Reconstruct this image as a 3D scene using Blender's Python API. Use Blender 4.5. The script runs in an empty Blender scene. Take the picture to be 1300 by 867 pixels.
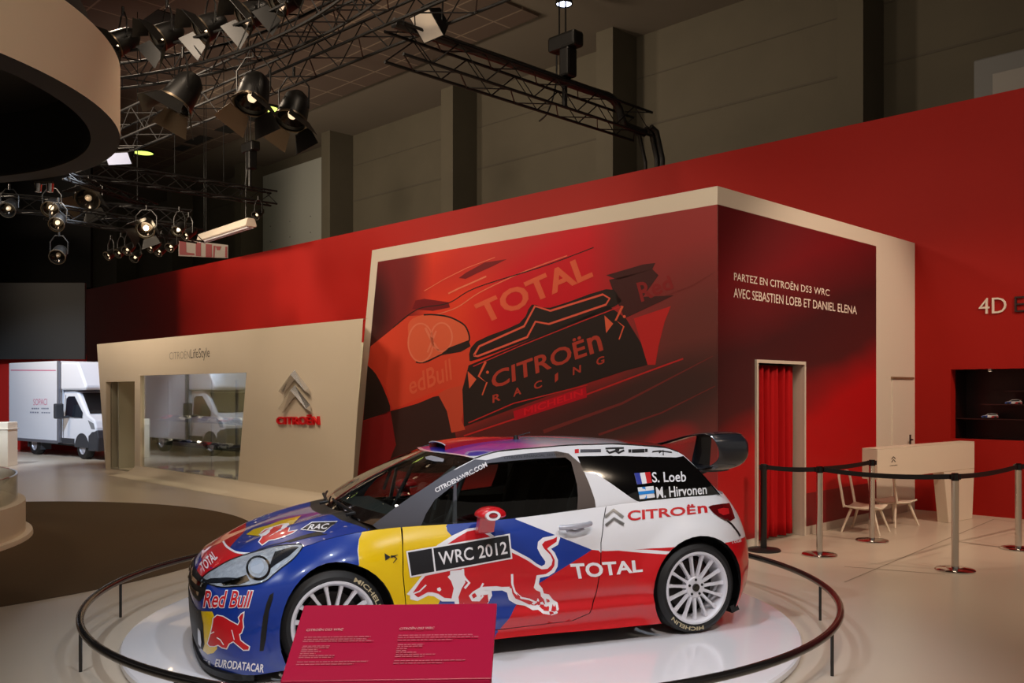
import bpy, bmesh, math, random
import numpy as np
from mathutils import Vector, Matrix
from mathutils.bvhtree import BVHTree
from mathutils.geometry import delaunay_2d_cdt
random.seed(7)
S = bpy.context.scene
COL = S.collection
R = math.radians
PI = math.pi

# ------------------------------------------------------------------ camera
FPX, HOR, CXP, EYE = 1145.3, 495.7, 650.0, 1.708      # focal length (px of 1300), horizon row, centre column, eye height
cam = bpy.data.cameras.new('camera'); cam_o = bpy.data.objects.new('camera', cam); COL.objects.link(cam_o)
cam_o.location = (0, 0, EYE); cam_o.rotation_euler = (R(90), 0, 0)
cam.sensor_fit = 'HORIZONTAL'; cam.sensor_width = 36; cam.lens = 36 * FPX / 1300
cam.shift_y = (HOR - 433.5) / 1300
cam.clip_end = 200
S.camera = cam_o
S.view_settings.view_transform = 'Standard'; S.view_settings.look = 'None'
S.view_settings.gamma = 1; S.view_settings.use_curve_mapping = False
S.view_settings.exposure = 0.0

# ------------------------------------------------------------------ world and large lights
w = bpy.data.worlds.new('hall_air'); S.world = w; w.use_nodes = True
w.node_tree.nodes['Background'].inputs[0].default_value = (1.0, .86, .72, 1)
w.node_tree.nodes['Background'].inputs[1].default_value = 0.19

def aim(o, loc, tgt):
    o.location = loc; d = Vector(tgt) - Vector(loc); o.rotation_euler = d.to_track_quat('-Z', 'Y').to_euler()
def spot(loc, tgt, watts, deg=50, col=(1, .82, .64), rad=.12, blend=.6, name='spot_lamp'):
    l = bpy.data.lights.new(name, 'SPOT'); l.energy = watts; l.spot_size = R(deg); l.spot_blend = blend
    l.color = col; l.shadow_soft_size = rad
    o = bpy.data.objects.new(name, l); COL.objects.link(o); aim(o, loc, tgt); return o
def area(loc, tgt, watts, sx, sy, col=(1, .85, .7), name='area_fill'):
    l = bpy.data.lights.new(name, 'AREA'); l.energy = watts; l.shape = 'RECTANGLE'; l.size = sx; l.size_y = sy; l.color = col
    o = bpy.data.objects.new(name, l); COL.objects.link(o); aim(o, loc, tgt); return o
WARM = (1, .80, .60); NEUT = (.93, .94, 1.0)
COOL = (.86, .92, 1.0)
LIGHT_LIST = [((-3.5, 2.0, 7), (-.8, 6.2, .5), 640, (.82, .90, 1), 46), ((2.5, 1.5, 7), (.2, 6.5, .5), 660, (.82, .90, 1), 46), ((-1, 4.5, 8), (-.2, 6.6, 0), 640, (.82, .90, 1), 44), ((.5, 3.5, 7), (0, 11.5, 2.2), 480, WARM, 70), ((-5, 8, 7.5), (-6, 15, 1.4), 300, WARM, 75),
    ((6.5, 5.5, 7.5), (5.8, 9.5, .3), 420, WARM, 75), ((-2, 10, 8), (-4, 12, 0), 260, WARM, 75), ((-11, 13, 8), (-12.2, 23, 1.5), 5600, (.70, .83, 1), 34), ((8, 6.5, 6.5), (4.2, 11.5, 1.3), 1100, (1, .74, .55), 52), ((-1.5, 0, 7), (-4.8, 7.6, 4.9), 680, WARM, 50), ((6, 3, 7.5), (4.2, 5.6, 0), 260, WARM, 60), ((-8.5, 19, 7), (-13.8, 19.6, 1), 1500, (.80, .88, 1), 60), ((.2, -.5, 7.5), (.2, 3.4, .4), 1100, (1, .84, .74), 44)]
for p_, t_, e_, c_, d_ in LIGHT_LIST: spot(p_, t_, e_, d_, c_, .12)  # some are unseen fills added for truck, van, drum, panel and floor
for x_, y_, e_ in ((-4.5, 11.5, 220), (-1.5, 13, 160), (4, 6, 240), (-8, 17, 420)): spot((x_, y_, 10.3), (x_, y_, 0), e_, 150, WARM, .15)
# unseen fill spots added above the aisle to brighten the stand's walls
for x_, e_ in ((-19, 3000), (-13, 3300), (-7, 900), (-1.5, 640), (4.5, 380)):
    ca, sa = .7035, -.7107
    P_ = lambda x, y, z: (2.127 + x * ca - y * sa, 9.338 + x * sa + y * ca, z)
    spot(P_(x_, -4.5, 7.6), P_(x_ + .4, 5.1, 5.2 if x_ < -10 else 3.6), e_, 100, WARM, .7)
HALLC = (1.0, .86, .62)                               # tint of unseen area fills added to lift the concrete wall
for p_, t_ in (((3.5, 15, 8.2), (8, 22, 8.5)), ((-3, 20, 8.2), (2, 27, 8.5)), ((-10, 27, 8.2), (-5, 34, 8.5))): area(p_, t_, 16 - 8 * p_[0] * (p_[0] < 0), 3, 1.5, HALLC)

# ------------------------------------------------------------------ materials
def lin(c):
    return tuple(((v / 255) / 12.92 if v / 255 <= .04045 else ((v / 255 + .055) / 1.055) ** 2.4) for v in c) + (1,)
MATS = {}
def mat(name, rgb=None, rough=.5, metal=0., coat=0., spec=.5, noise=0., nscale=6., bump=0., emit=None, estr=0., aniso=0.):
    if name in MATS: return MATS[name]
    m = bpy.data.materials.new(name); m.use_nodes = True
    nt = m.node_tree; b = nt.nodes['Principled BSDF']
    c = lin(rgb)
    b.inputs['Base Color'].default_value = c; b.inputs['Roughness'].default_value = rough; b.inputs['Metallic'].default_value = metal
    b.inputs['Specular IOR Level'].default_value = spec
    if coat: b.inputs['Coat Weight'].default_value = coat; b.inputs['Coat Roughness'].default_value = .03
    if emit: b.inputs['Emission Color'].default_value = lin(emit); b.inputs['Emission Strength'].default_value = estr
    if noise or bump:
        tc = nt.nodes.new('ShaderNodeTexCoord'); n = nt.nodes.new('ShaderNodeTexNoise')
        n.inputs['Scale'].default_value = nscale; n.inputs['Detail'].default_value = 6
        nt.links.new(tc.outputs['Object'], n.inputs['Vector'])
        if noise:
            r = nt.nodes.new('ShaderNodeMapRange'); r.inputs[3].default_value = 1 - noise; r.inputs[4].default_value = 1 + noise
            nt.links.new(n.outputs['Fac'], r.inputs[0])
            v = nt.nodes.new('ShaderNodeVectorMath'); v.operation = 'SCALE'; v.inputs[0].default_value = c[:3]
            nt.links.new(r.outputs[0], v.inputs['Scale']); nt.links.new(v.outputs[0], b.inputs['Base Color'])
        if bump:
            bp = nt.nodes.new('ShaderNodeBump'); bp.inputs['Strength'].default_value = bump; bp.inputs['Distance'].default_value = .01
            nt.links.new(n.outputs['Fac'], bp.inputs['Height']); nt.links.new(bp.outputs[0], b.inputs['Normal'])
    MATS[name] = m; return m
def glass(name, tint, refl=1.0, rough=.0, base=.045):
    m = bpy.data.materials.new(name); m.use_nodes = True; nt = m.node_tree; nt.nodes.clear()
    o = nt.nodes.new('ShaderNodeOutputMaterial'); t = nt.nodes.new('ShaderNodeBsdfTransparent'); g = nt.nodes.new('ShaderNodeBsdfGlossy')
    t.inputs[0].default_value = lin(tint); g.inputs['Roughness'].default_value = rough; g.inputs[0].default_value = (refl, refl, refl, 1)
    lw = nt.nodes.new('ShaderNodeLayerWeight'); lw.inputs[0].default_value = .5
    pw = nt.nodes.new('ShaderNodeMath'); pw.operation = 'POWER'; pw.inputs[1].default_value = 5; nt.links.new(lw.outputs['Facing'], pw.inputs[0])
    f = nt.nodes.new('ShaderNodeMath'); f.operation = 'MULTIPLY_ADD'; f.inputs[1].default_value = .9; f.inputs[2].default_value = base; nt.links.new(pw.outputs[0], f.inputs[0]); mx = nt.nodes.new('ShaderNodeMixShader')
    nt.links.new(f.outputs[0], mx.inputs[0]); nt.links.new(t.outputs[0], mx.inputs[1]); nt.links.new(g.outputs[0], mx.inputs[2])
    nt.links.new(mx.outputs[0], o.inputs[0]); MATS[name] = m; return m

# ------------------------------------------------------------------ object helpers
def tag(o, label=None, cat=None, group=None, kind=None):
    if label: o['label'] = label
    if cat: o['category'] = cat
    if group: o['group'] = group
    if kind: o['kind'] = kind
    return o
def thing(name, label, cat, loc=(0, 0, 0), rz=0., group=None):
    o = bpy.data.objects.new(name, None); COL.objects.link(o); o.location = loc; o.rotation_euler = (0, 0, rz)
    o.empty_display_size = .1
    return tag(o, label, cat, group)
class MB:
    def __init__(s): s.v = []; s.f = []; s.mi = []; s.m = 0
    def add(s, vs, fs):
        n = len(s.v); s.v += [tuple(v) for v in vs]; s.f += [tuple(i + n for i in f) for f in fs]; s.mi += [s.m] * len(fs); return s
    def hexa(s, p):
        return s.add(p, [(0, 3, 2, 1), (4, 5, 6, 7), (0, 1, 5, 4), (1, 2, 6, 5), (2, 3, 7, 6), (3, 0, 4, 7)])
    def box(s, x0, x1, y0, y1, z0, z1):
        return s.hexa([(x0, y0, z0), (x1, y0, z0), (x1, y1, z0), (x0, y1, z0), (x0, y0, z1), (x1, y0, z1), (x1, y1, z1), (x0, y1, z1)])
    def tube(s, pts, r, n=8, closed=False, caps=True, r2=None):
        pts = [Vector(p) for p in pts]; N = len(pts); rings = []; up = None
        for i, p in enumerate(pts):
            if closed: t = pts[(i + 1) % N] - pts[i - 1]
            else: t = pts[min(i + 1, N - 1)] - pts[max(i - 1, 0)]
            if t.length < 1e-9: t = Vector((0, 0, 1))
            t.normalize()
            if up is None: up = t.orthogonal().normalized()
            up = (up - t * up.dot(t))
            if up.length < 1e-6: up = t.orthogonal()
            up.normalize(); q = t.cross(up)
            rr = r if r2 is None else r + (r2 - r) * i / max(1, N - 1)
            rings.append([p + (up * math.cos(a) + q * math.sin(a)) * rr for a in [2 * PI * j / n for j in range(n)]])
        vs = [v for g in rings for v in g]; fs = []
        for i in range(N if closed else N - 1):
            a = i * n; b = ((i + 1) % N) * n
            for j in range(n): fs.append((a + j, a + (j + 1) % n, b + (j + 1) % n, b + j))
        if caps and not closed: fs += [tuple(range(n))[::-1], tuple(range((N - 1) * n, N * n))]
        return s.add(vs, fs)
    def lathe(s, prof, n=32, M=None, a0=0., a1=2 * PI):
        full = abs(a1 - a0 - 2 * PI) < 1e-6; k = n if full else n + 1; vs = []
        for j in range(k):
            a = a0 + (a1 - a0) * j / n
            for r, z in prof:
                v = Vector((r * math.cos(a), r * math.sin(a), z)); vs.append(M @ v if M else v)
        P = len(prof); fs = []
        for j in range(n):
            b = ((j + 1) % k) * P
            for i in range(P - 1): fs.append((j * P + i, b + i, b + i + 1, j * P + i + 1))
        return s.add(vs, fs)
    def prism(s, poly, f0, f1):
        """poly: 2-D outline; f0, f1: maps 2-D -> 3-D for the two caps"""
        n = len(poly); vs = [f0(*p) for p in poly] + [f1(*p) for p in poly]
        fs = [tuple(range(n))[::-1], tuple(range(n, 2 * n))] + [(i, (i + 1) % n, n + (i + 1) % n, n + i) for i in range(n)]
        return s.add(vs, fs)
    def grid(s, rows, flip=False):
        a = len(rows); b = len(rows[0]); vs = [p for r in rows for p in r]; fs = []
        for i in range(a - 1):
            for j in range(b - 1):
                q = (i * b + j, i * b + j + 1, (i + 1) * b + j + 1, (i + 1) * b + j); fs.append(q[::-1] if flip else q)
        return s.add(vs, fs)
def obj(name, mb, mats, parent=None, smooth=None, M=None, bevel=0., solid=0., loc=None, fix=True):
    me = bpy.data.meshes.new(name); me.from_pydata([tuple(v) for v in mb.v], [], mb.f)
    if not isinstance(mats, (list, tuple)): mats = [mats]
    for m in mats: me.materials.append(m)
    me.polygons.foreach_set('material_index', mb.mi)
    if fix:
        bm = bmesh.new(); bm.from_mesh(me); bmesh.ops.recalc_face_normals(bm, faces=bm.faces); bm.to_mesh(me); bm.free()
    if smooth is not None:
        me.polygons.foreach_set('use_smooth', [True] * len(me.polygons)); me.set_sharp_from_angle(angle=R(smooth))
    me.update()
    o = bpy.data.objects.new(name, me); COL.objects.link(o)
    if M is not None: o.matrix_world = M
    if loc is not None: o.location = loc
    if parent: o.parent = parent
    if bevel:
        b = o.modifiers.new('bevel', 'BEVEL'); b.width = bevel; b.segments = 2; b.limit_method = 'ANGLE'; b.angle_limit = R(40)
    if solid:
        b = o.modifiers.new('solid', 'SOLIDIFY'); b.thickness = solid; b.offset = -1
    return o
def copy_tree(o, parent=None):
    c = o.copy(); COL.objects.link(c)
    if parent: c.parent = parent
    for ch in o.children: copy_tree(ch, c)
    return c
def pip(x, y, P):
    c = False; n = len(P); j = n - 1
    for i in range(n):
        if (P[i][1] > y) != (P[j][1] > y) and x < (P[j][0] - P[i][0]) * (y - P[i][1]) / (P[j][1] - P[i][1]) + P[i][0]: c = not c
        j = i
    return c
def cdt(polys, step, outer, holes=(), jitter=.13, extra=()):
    """triangulate the region inside `outer` minus `holes`, keeping every edge of polys; returns 2-D verts, tris, centroids"""
    vs = []; es = []
    def chain(P, closed=True):
        n = len(P); first = len(vs)
        for i in range(n if closed else n - 1):
            a = P[i]; b = P[(i + 1) % n]; k = max(1, int(math.hypot(b[0] - a[0], b[1] - a[1]) / step))
            for t in range(k): vs.append(Vector((a[0] + (b[0] - a[0]) * t / k, a[1] + (b[1] - a[1]) * t / k)))
        if not closed: vs.append(Vector(P[-1]))
        m = len(vs)
        for i in range(first, m - 1): es.append((i, i + 1))
        if closed: es.append((m - 1, first))
    for P in [outer] + list(holes) + list(polys): chain(P)
    for P in extra: chain(P, False)
    xs = [p[0] for p in outer]; ys = [p[1] for p in outer]
    x = min(xs); row = 0
    while x < max(xs):
        y = min(ys) + (step * .5 if row % 2 else 0)
        while y < max(ys):
            if pip(x, y, outer) and not any(pip(x, y, h) for h in holes):
                vs.append(Vector((x + .01 * step, y + .01 * step)))
            y += step
        x += step * .87; row += 1
    V, E, F, _, _, _ = delaunay_2d_cdt(vs, es, [], 0, step * .02)
    out = []; cen = []
    for f in F:
        cx = sum(V[i][0] for i in f) / len(f); cy = sum(V[i][1] for i in f) / len(f)
        if pip(cx, cy, outer) and not any(pip(cx, cy, h) for h in holes): out.append(tuple(f)); cen.append((cx, cy))
    return V, out, cen
def catmull(P, k=8, closed=False):
    n = len(P); out = []
    for i in range(n if closed else n - 1):
        g = lambda j: Vector(P[j % n] if closed else P[min(max(j, 0), n - 1)])
        p0, p1, p2, p3 = g(i - 1), g(i), g(i + 1), g(i + 2)
        for t in range(k):
            t /= k
            out.append(tuple(.5 * ((2 * p1) + (p2 - p0) * t + (2 * p0 - 5 * p1 + 4 * p2 - p3) * t * t + (3 * p1 - p0 - 3 * p2 + p3) * t ** 3)))
    if not closed: out.append(tuple(P[-1]))
    return out
# picture point -> world
EYEV = Vector((0, 0, EYE))
def ray(px, py): return Vector(((px - CXP) / FPX, 1, (HOR - py) / FPX))
def at_z(px, py, z=0.): d = ray(px, py); return EYEV + d * ((z - EYE) / d.z)
def at_y(px, py, Y): return EYEV + ray(px, py) * Y
# the hall's own axes: x along the stand wall to the right, y into the wall, origin at the box corner
HA = math.atan2(-.7107, .7035)
HM = Matrix.Translation((2.127, 9.338, 0)) @ Matrix.Rotation(HA, 4, 'Z'); HI = HM.inverted()
def hall(x, y, z=0.): return HM @ Vector((x, y, z))
def on_y(px, py, c):
    a = HI @ EYEV; d = HI.to_3x3() @ ray(px, py); p = a + d * ((c - a.y) / d.y); return p.x, p.z
def on_x(px, py, c):
    a = HI @ EYEV; d = HI.to_3x3() @ ray(px, py); p = a + d * ((c - a.x) / d.x); return p.y, p.z
def on_z(px, py, c=0.): p = HI @ at_z(px, py, c); return p.x, p.y
# lettering: triangles of a word normalised to a 0..1 box
_tc = {}
def glyphs(txt, bold=0., shear=0., space=1., wspace=1.):
    key = (txt, bold, shear, space, wspace)
    if key in _tc: return _tc[key]
    c = bpy.data.curves.new('t', 'FONT'); c.body = txt; c.offset = bold; c.shear = shear; c.resolution_u = 3; c.space_character = space; c.space_word = wspace
    o = bpy.data.objects.new('t', c); COL.objects.link(o); bpy.context.view_layer.update()
    me = bpy.data.meshes.new_from_object(o.evaluated_get(bpy.context.evaluated_depsgraph_get()))
    bm = bmesh.new(); bm.from_mesh(me); bmesh.ops.triangulate(bm, faces=bm.faces)
    bmesh.ops.remove_doubles(bm, verts=bm.verts, dist=1e-4)
    bm.verts.index_update()
    V = [(v.co.x, v.co.y) for v in bm.verts]; F = [tuple(v.index for v in f.verts) for f in bm.faces]
    bm.free(); bpy.data.objects.remove(o); bpy.data.curves.remove(c); bpy.data.meshes.remove(me)
    x0 = min(v[0] for v in V); x1 = max(v[0] for v in V)
    y0 = min(v[1] for v in V); y1 = max(v[1] for v in V)
    V = [((x - x0) / (x1 - x0), (y - y0) / (y1 - y0)) for x, y in V]
    _tc[key] = (V, F); return V, F
def quad(q):
    """bilinear map of the unit square onto corners bottom-left, bottom-right, top-right, top-left"""
    a, b, c, d = [Vector(p) for p in q]
    return lambda u, v: tuple(a * (1 - u) * (1 - v) + b * u * (1 - v) + c * u * v + d * (1 - u) * v)
def letter_mb(txt, fmap, f3, depth=None, mb=None, **kw):
    """word -> mesh; fmap unit square -> 2-D, f3(a, b, d) -> 3-D point standing d off the surface"""
    V, F = glyphs(txt, **kw); mb = mb or MB(); P = [fmap(u, v) for u, v in V]
    if depth is None:
        mb.add([f3(a, b, .0) for a, b in P], F)
    else:
        n = len(P); ed = {}
        for f in F:
            for i in range(3):
                e = (f[i], f[(i + 1) % 3]); k = tuple(sorted(e)); ed[k] = None if k in ed else e
        side = [(e[0], e[1], e[1] + n, e[0] + n) for e in ed.values() if e]
        mb.add([f3(a, b, depth) for a, b in P] + [f3(a, b, 0) for a, b in P], list(F) + side)
    return mb
# ------------------------------------------------------------------ setting: floor, hall walls, ceiling
def struct(name, mb, m, M=HM, **k): return tag(obj(name, mb, m, M=M, **k), kind='structure')
M_floor = mat('floor_vinyl', (196, 182, 164), .28, spec=.4, noise=.05, nscale=.7)
M_cream = mat('cream_panel', (222, 208, 186), .5, noise=.015, nscale=2)
M_redwall = mat('red_wall_paint', (156, 22, 15), .6, spec=.2, noise=.04, nscale=1.2)
M_conc = mat('hall_concrete', (76, 70, 57), .85, noise=.12, nscale=1.6, bump=.1)
M_black = mat('matt_black', (14, 14, 15), .6)
struct('floor', MB().add([(-80, -40, 0), (40, -40, 0), (40, 12, 0), (-80, 12, 0)], [(0, 1, 2, 3)]), M_floor)
# floor seams
M_seam = mat('floor_seam', (150, 134, 118), .6)
YW = 5.15                                   # stand's red wall
HR = 5.72
def wall_seams():
    mb = MB()
    for a, b in [((1072, 739), (1262, 659)), ((1230, 690), (1300, 698)), ((1072, 719), (1200, 729)), ((1262, 659), (1300, 664))]:
        p, q = at_z(*a, .002), at_z(*b, .002); d = (q - p).normalized(); n = Vector((-d.y, d.x, 0)) * .007
        mb.add([p - n, q - n, q + n, p + n], [(0, 1, 2, 3)])
    return tag(obj('trim_1', mb, M_seam, fix=False), kind='structure')
wall_seams()
# red wall, with the display niche cut out on the right
nx0 = on_y(1207, 500, YW)[0]; nzt = on_y(1207, 469, YW)[1]; nzb = on_y(1207, 557, YW)[1]; nx1 = nx0 + 4.6
xl = on_y(108, 400, YW)[0]
mb = MB(); mb.box(xl, nx0, YW, YW + .18, 0, HR); mb.box(nx1, 9, YW, YW + .18, 0, HR)
mb.box(nx0, nx1, YW, YW + .18, 0, nzb); mb.box(nx0, nx1, YW, YW + .18, nzt, HR)
struct('wall_back', mb, M_redwall)
mb = MB(); mb.box(nx0, nx1, YW + .62, YW + .66, nzb, nzt); mb.box(nx0 - .03, nx0, YW + .181, YW + .66, nzb - .03, nzt + .03); mb.box(nx1, nx1 + .03, YW + .181, YW + .66, nzb - .03, nzt + .03)
mb.box(nx0, nx1, YW + .181, YW + .66, nzb - .03, nzb); mb.box(nx0, nx1, YW + .181, YW + .66, nzt, nzt + .03)
M_niche = mat('niche_lining', (30, 4, 5), .35)
struct('trim_2', mb, M_niche)
# hall side wall of concrete with pilasters, and ceilings
YC, ZC = 11.0, 11.02
mb = MB(); mb.box(-80, 16, YC, YC + .3, 0, ZC)
struct('wall_hall', mb, M_conc)
mb = MB()
for z, t in ((8.6, .05), (9.9, .03)):
    mb.box(-46, 16, YC - .012, YC, z, z + t)
struct('trim_3', mb, mat('concrete_joint', (70, 64, 54), .9))
mb = MB(); pil = []
for px in (1063, 757, 560, 408): pil.append(on_y(px, 300, 10.0)[0])
stepx = (pil[0] - pil[3]) / 3
for i in range(11):
    x = pil[0] - i * stepx; x = pil[i] if i < 4 else x
    mb.box(x, x + .55, 10.0, YC, 0, ZC)
struct('column_hall', mb, M_conc)
# pale cladding field between two pilasters, far left
mb = MB(); p0 = pil[3] - stepx + .8; mb.box(p0, pil[3], YC - .15, YC - .02, 3, on_y(400, 202, YC - .15)[1])
M_clad = mat('pale_cladding', (150, 152, 146), .6)
struct('trim_4', mb, M_clad)
mb = MB()
for i in range(4):
    for j in range(6): 
        x = p0 + .6 + i * 1.5; z = 5.3 + j * .62
        mb.box(x, x + .035, YC - .165, YC - .15, z, z + .035)
struct('trim_5', mb, mat('cladding_bolt', (60, 60, 58), .5))
# ceilings: plain soffit by the wall and the lower field of square tiles
def tile_mat():
    m = mat('ceiling_tile', (92, 76, 66), .8); nt = m.node_tree; b = nt.nodes['Principled BSDF']
    tc = nt.nodes.new('ShaderNodeTexCoord'); br = nt.nodes.new('ShaderNodeTexBrick'); br.offset = 0
    br.inputs['Color1'].default_value = lin((92, 74, 64)); br.inputs['Color2'].default_value = lin((84, 69, 60)); br.inputs['Mortar'].default_value = lin((132, 114, 98))
    br.inputs['Scale'].default_value = 1; br.inputs['Mortar Size'].default_value = .025; br.inputs['Brick Width'].default_value = 1.25; br.inputs['Row Height'].default_value = 1.25
    nt.links.new(tc.outputs['Object'], br.inputs['Vector']); nt.links.new(br.outputs['Color'], b.inputs['Base Color']); return m
M_soff = mat('soffit_plaster', (112, 102, 90), .85, noise=.05, nscale=.5)
struct('ceiling', MB().box(-80, 16, -18, YC + .3, ZC, ZC + .2), M_soff)
tx, ty = (HI @ at_z(684, 21, 10.95)).xy
struct('ceiling_tiles', MB().box(-80, tx, -18, ty, 10.95, ZC), tile_mat())
mb = MB()
M_void = mat('ceiling_hatch_dark', (20, 16, 14), .9)
for px, py, a, b in ((210, 28, 1.2, .9), (290, 164, .9, .6), (323, 150, .7, .5), (252, 178, 1.3, .5), (231, 188, .8, .4)):
    x, y = (HI @ at_z(px, py, 10.94)).xy; mb.box(x - a / 2, x + a / 2, y - b / 2, y + b / 2, 10.93, 10.95)
struct('trim_6', mb, M_void)
# ------------------------------------------------------------------ the rally car (own axes: x to its tail, y to its right, z up)
CZ = .06
CAR = thing('rally_car', 'blue white and red hatchback rally car on the round white turntable', 'car', (-.2216, 6.4552, CZ), .3931)
CM = Matrix.Translation((-.2216, 6.4552, CZ)) @ Matrix.Rotation(.3931, 4, 'Z'); CI = CM.inverted()
def cy(px, py, y=-.87):
    a = CI @ EYEV; d = CI.to_3x3() @ ray(px, py); p = a + d * ((y - a.y) / d.y); return p.x, p.z
M_blue = mat('paint_blue', (18, 52, 140), .3, coat=1., spec=.4)
M_white = mat('paint_white', (226, 224, 226), .3, coat=1., spec=.4)
M_red = mat('paint_red', (196, 14, 26), .3, coat=1., spec=.4)
M_yel = mat('paint_yellow', (226, 186, 0), .3, coat=1., spec=.4)
M_grey = mat('paint_graphite', (88, 88, 96), .35, metal=.35, coat=.6)
M_bgrey = mat('paint_bronze_grey', (92, 80, 74), .35, metal=.35, coat=.6)
M_purp = mat('paint_purple', (92, 70, 170), .3, coat=1.)
M_silv = mat('paint_silver', (176, 176, 186), .3, coat=1., metal=.2)
M_trim = mat('black_plastic', (16, 16, 17), .45)
M_gloss = mat('gloss_black', (8, 8, 9), .08, coat=1.)
M_int = mat('cabin_black', (17, 17, 18), .8)
M_carbon = mat('carbon_fibre', (34, 36, 42), .25, coat=1., noise=.5, nscale=90)
M_chrome = mat('chrome', (225, 225, 228), .08, metal=1.)
M_tyre = mat('tyre_rubber', (20, 20, 21), .6, noise=.1, nscale=30)
M_rim = mat('wheel_white', (214, 212, 218), .35, coat=.6)
M_steel = mat('brushed_steel', (170, 170, 172), .3, metal=1.)
M_swhite = mat('sticker_white', (232, 230, 232), .35, coat=.5)
M_sred = mat('sticker_red', (196, 18, 30), .35, coat=.5)
M_sblack = mat('sticker_black', (26, 27, 32), .35, coat=.5)
M_sblue = mat('sticker_blue', (30, 50, 150), .35, coat=.5)
M_glass = glass('car_glass', (205, 212, 208), .9)
M_lens = glass('clear_lens', (235, 240, 245), 1.)

class Spl:
    """natural cubic spline through rows of values"""
    def __init__(s, x, y):
        s.x = np.array(x, float); s.y = np.array(y, float); n = len(x)
        if s.y.ndim == 1: s.y = s.y[:, None]
        h = np.diff(s.x); A = np.eye(n); b = np.zeros_like(s.y)
        for i in range(1, n - 1):
            A[i, i - 1] = h[i - 1]; A[i, i] = 2 * (h[i - 1] + h[i]); A[i, i + 1] = h[i]
            b[i] = 6 * ((s.y[i + 1] - s.y[i]) / h[i] - (s.y[i] - s.y[i - 1]) / h[i - 1])
        s.m = np.linalg.solve(A, b)
    def __call__(s, t):
        i = int(np.clip(np.searchsorted(s.x, t) - 1, 0, len(s.x) - 2)); h = s.x[i + 1] - s.x[i]
        a = (s.x[i + 1] - t) / h; b = (t - s.x[i]) / h
        return a * s.y[i] + b * s.y[i + 1] + ((a ** 3 - a) * s.m[i] + (b ** 3 - b) * s.m[i + 1]) * h * h / 6
# belt of the body: columns run from the nose centre round the side to the tail centre, five rows each (x, half width, z)
BELT = [
 (-2.75, [(-1.93, 0, .05), (-1.955, 0, .16), (-1.965, 0, .34), (-1.955, 0, .49), (-1.895, 0, .585)]),
 (-2.45, [(-1.915, .36, .05), (-1.94, .36, .16), (-1.95, .37, .34), (-1.93, .37, .49), (-1.86, .36, .59)]),
 (-2.15, [(-1.845, .64, .05), (-1.865, .65, .16), (-1.865, .66, .34), (-1.83, .64, .50), (-1.74, .59, .615)]),
 (-1.95, [(-1.745, .79, .055), (-1.755, .80, .16), (-1.745, .80, .35), (-1.71, .77, .52), (-1.615, .68, .65)]),
 (-1.75, [(-1.64, .855, .06), (-1.645, .865, .18), (-1.63, .865, .37), (-1.60, .835, .55), (-1.50, .715, .695)]),
 (-1.50, [(-1.48, .87, .08), (-1.48, .88, .2), (-1.47, .88, .42), (-1.44, .855, .61), (-1.37, .735, .742)]),
 (-1.23, [(-1.23, .875, .10), (-1.23, .885, .25), (-1.23, .89, .48), (-1.23, .866, .67), (-1.20, .752, .787)]),
 (-.90, [(-.90, .855, .11), (-.90, .868, .25), (-.90, .87, .5), (-.90, .846, .70), (-.90, .765, .822)]),
 (-.50, [(-.50, .85, .11), (-.50, .862, .25), (-.50, .858, .5), (-.50, .84, .70), (-.50, .775, .828)]),
 (0, [(0, .85, .11), (0, .862, .25), (0, .858, .5), (0, .842, .70), (0, .78, .845)]),
 (.50, [(.50, .855, .10), (.50, .866, .25), (.50, .866, .5), (.50, .846, .72), (.50, .78, .88)]),
 (.90, [(.90, .865, .10), (.90, .877, .25), (.90, .882, .5), (.90, .86, .74), (.90, .775, .905)]),
 (1.23, [(1.23, .875, .12), (1.23, .887, .27), (1.23, .896, .5), (1.23, .872, .74), (1.23, .762, .915)]),
 (1.50, [(1.50, .865, .15), (1.50, .875, .27), (1.50, .88, .5), (1.49, .85, .74), (1.47, .735, .915)]),
 (1.72, [(1.655, .785, .17), (1.69, .80, .29), (1.70, .80, .5), (1.655, .765, .74), (1.585, .675, .915)]),
 (1.95, [(1.75, .62, .17), (1.80, .63, .29), (1.82, .63, .5), (1.76, .61, .74), (1.655, .56, .915)]),
 (2.25, [(1.80, .33, .17), (1.85, .33, .29), (1.88, .33, .5), (1.81, .33, .74), (1.70, .3, .915)]),
 (2.55, [(1.82, 0, .17), (1.87, 0, .29), (1.90, 0, .5), (1.83, 0, .74), (1.715, 0, .915)])]
_bs = Spl([b[0] for b in BELT], [np.array(b[1]).ravel() for b in BELT])
_tt = np.linspace(0, 4, 161)
_eye = Spl([0, 1, 2, 3, 4], np.eye(5)); _B = np.array([_eye(t) for t in _tt])
XA, ZA, RA = 1.23, .311, .358                  # wheel centres and the arch opening
def sst(t): t = min(1, max(0, t)); return t * t * (3 - 2 * t)
_cc = {}
def belt_col(u):
    k = round(u, 4)
    if k not in _cc: _cc[k] = _B @ _bs(u).reshape(5, 3)
    return _cc[k]
def belt(u, z, flare=True):
    c = belt_col(u); x = np.interp(z, c[:, 2], c[:, 0]); y = np.interp(z, c[:, 2], c[:, 1])
    if flare:
        for s in (-1, 1):
            d = math.hypot(u - s * XA, z - ZA)
            y += .035 * sst((.50 - d) / .15) * (1 if z > .1 else .6)
        if -.75 < u < .95:
            e = sst((u + .75) / .15) * sst((.95 - u) / .15)
            y += e * (.016 * math.exp(-((z - .235) / .035) ** 2) - .012 * math.exp(-((z - .305) / .03) ** 2) + .02 * sst((.15 - z) / .05))
    return Vector((x, -y, z))
def zt(u): return float(belt_col(u)[-1, 2])
def zb(u): return float(belt_col(u)[0, 2])
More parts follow.
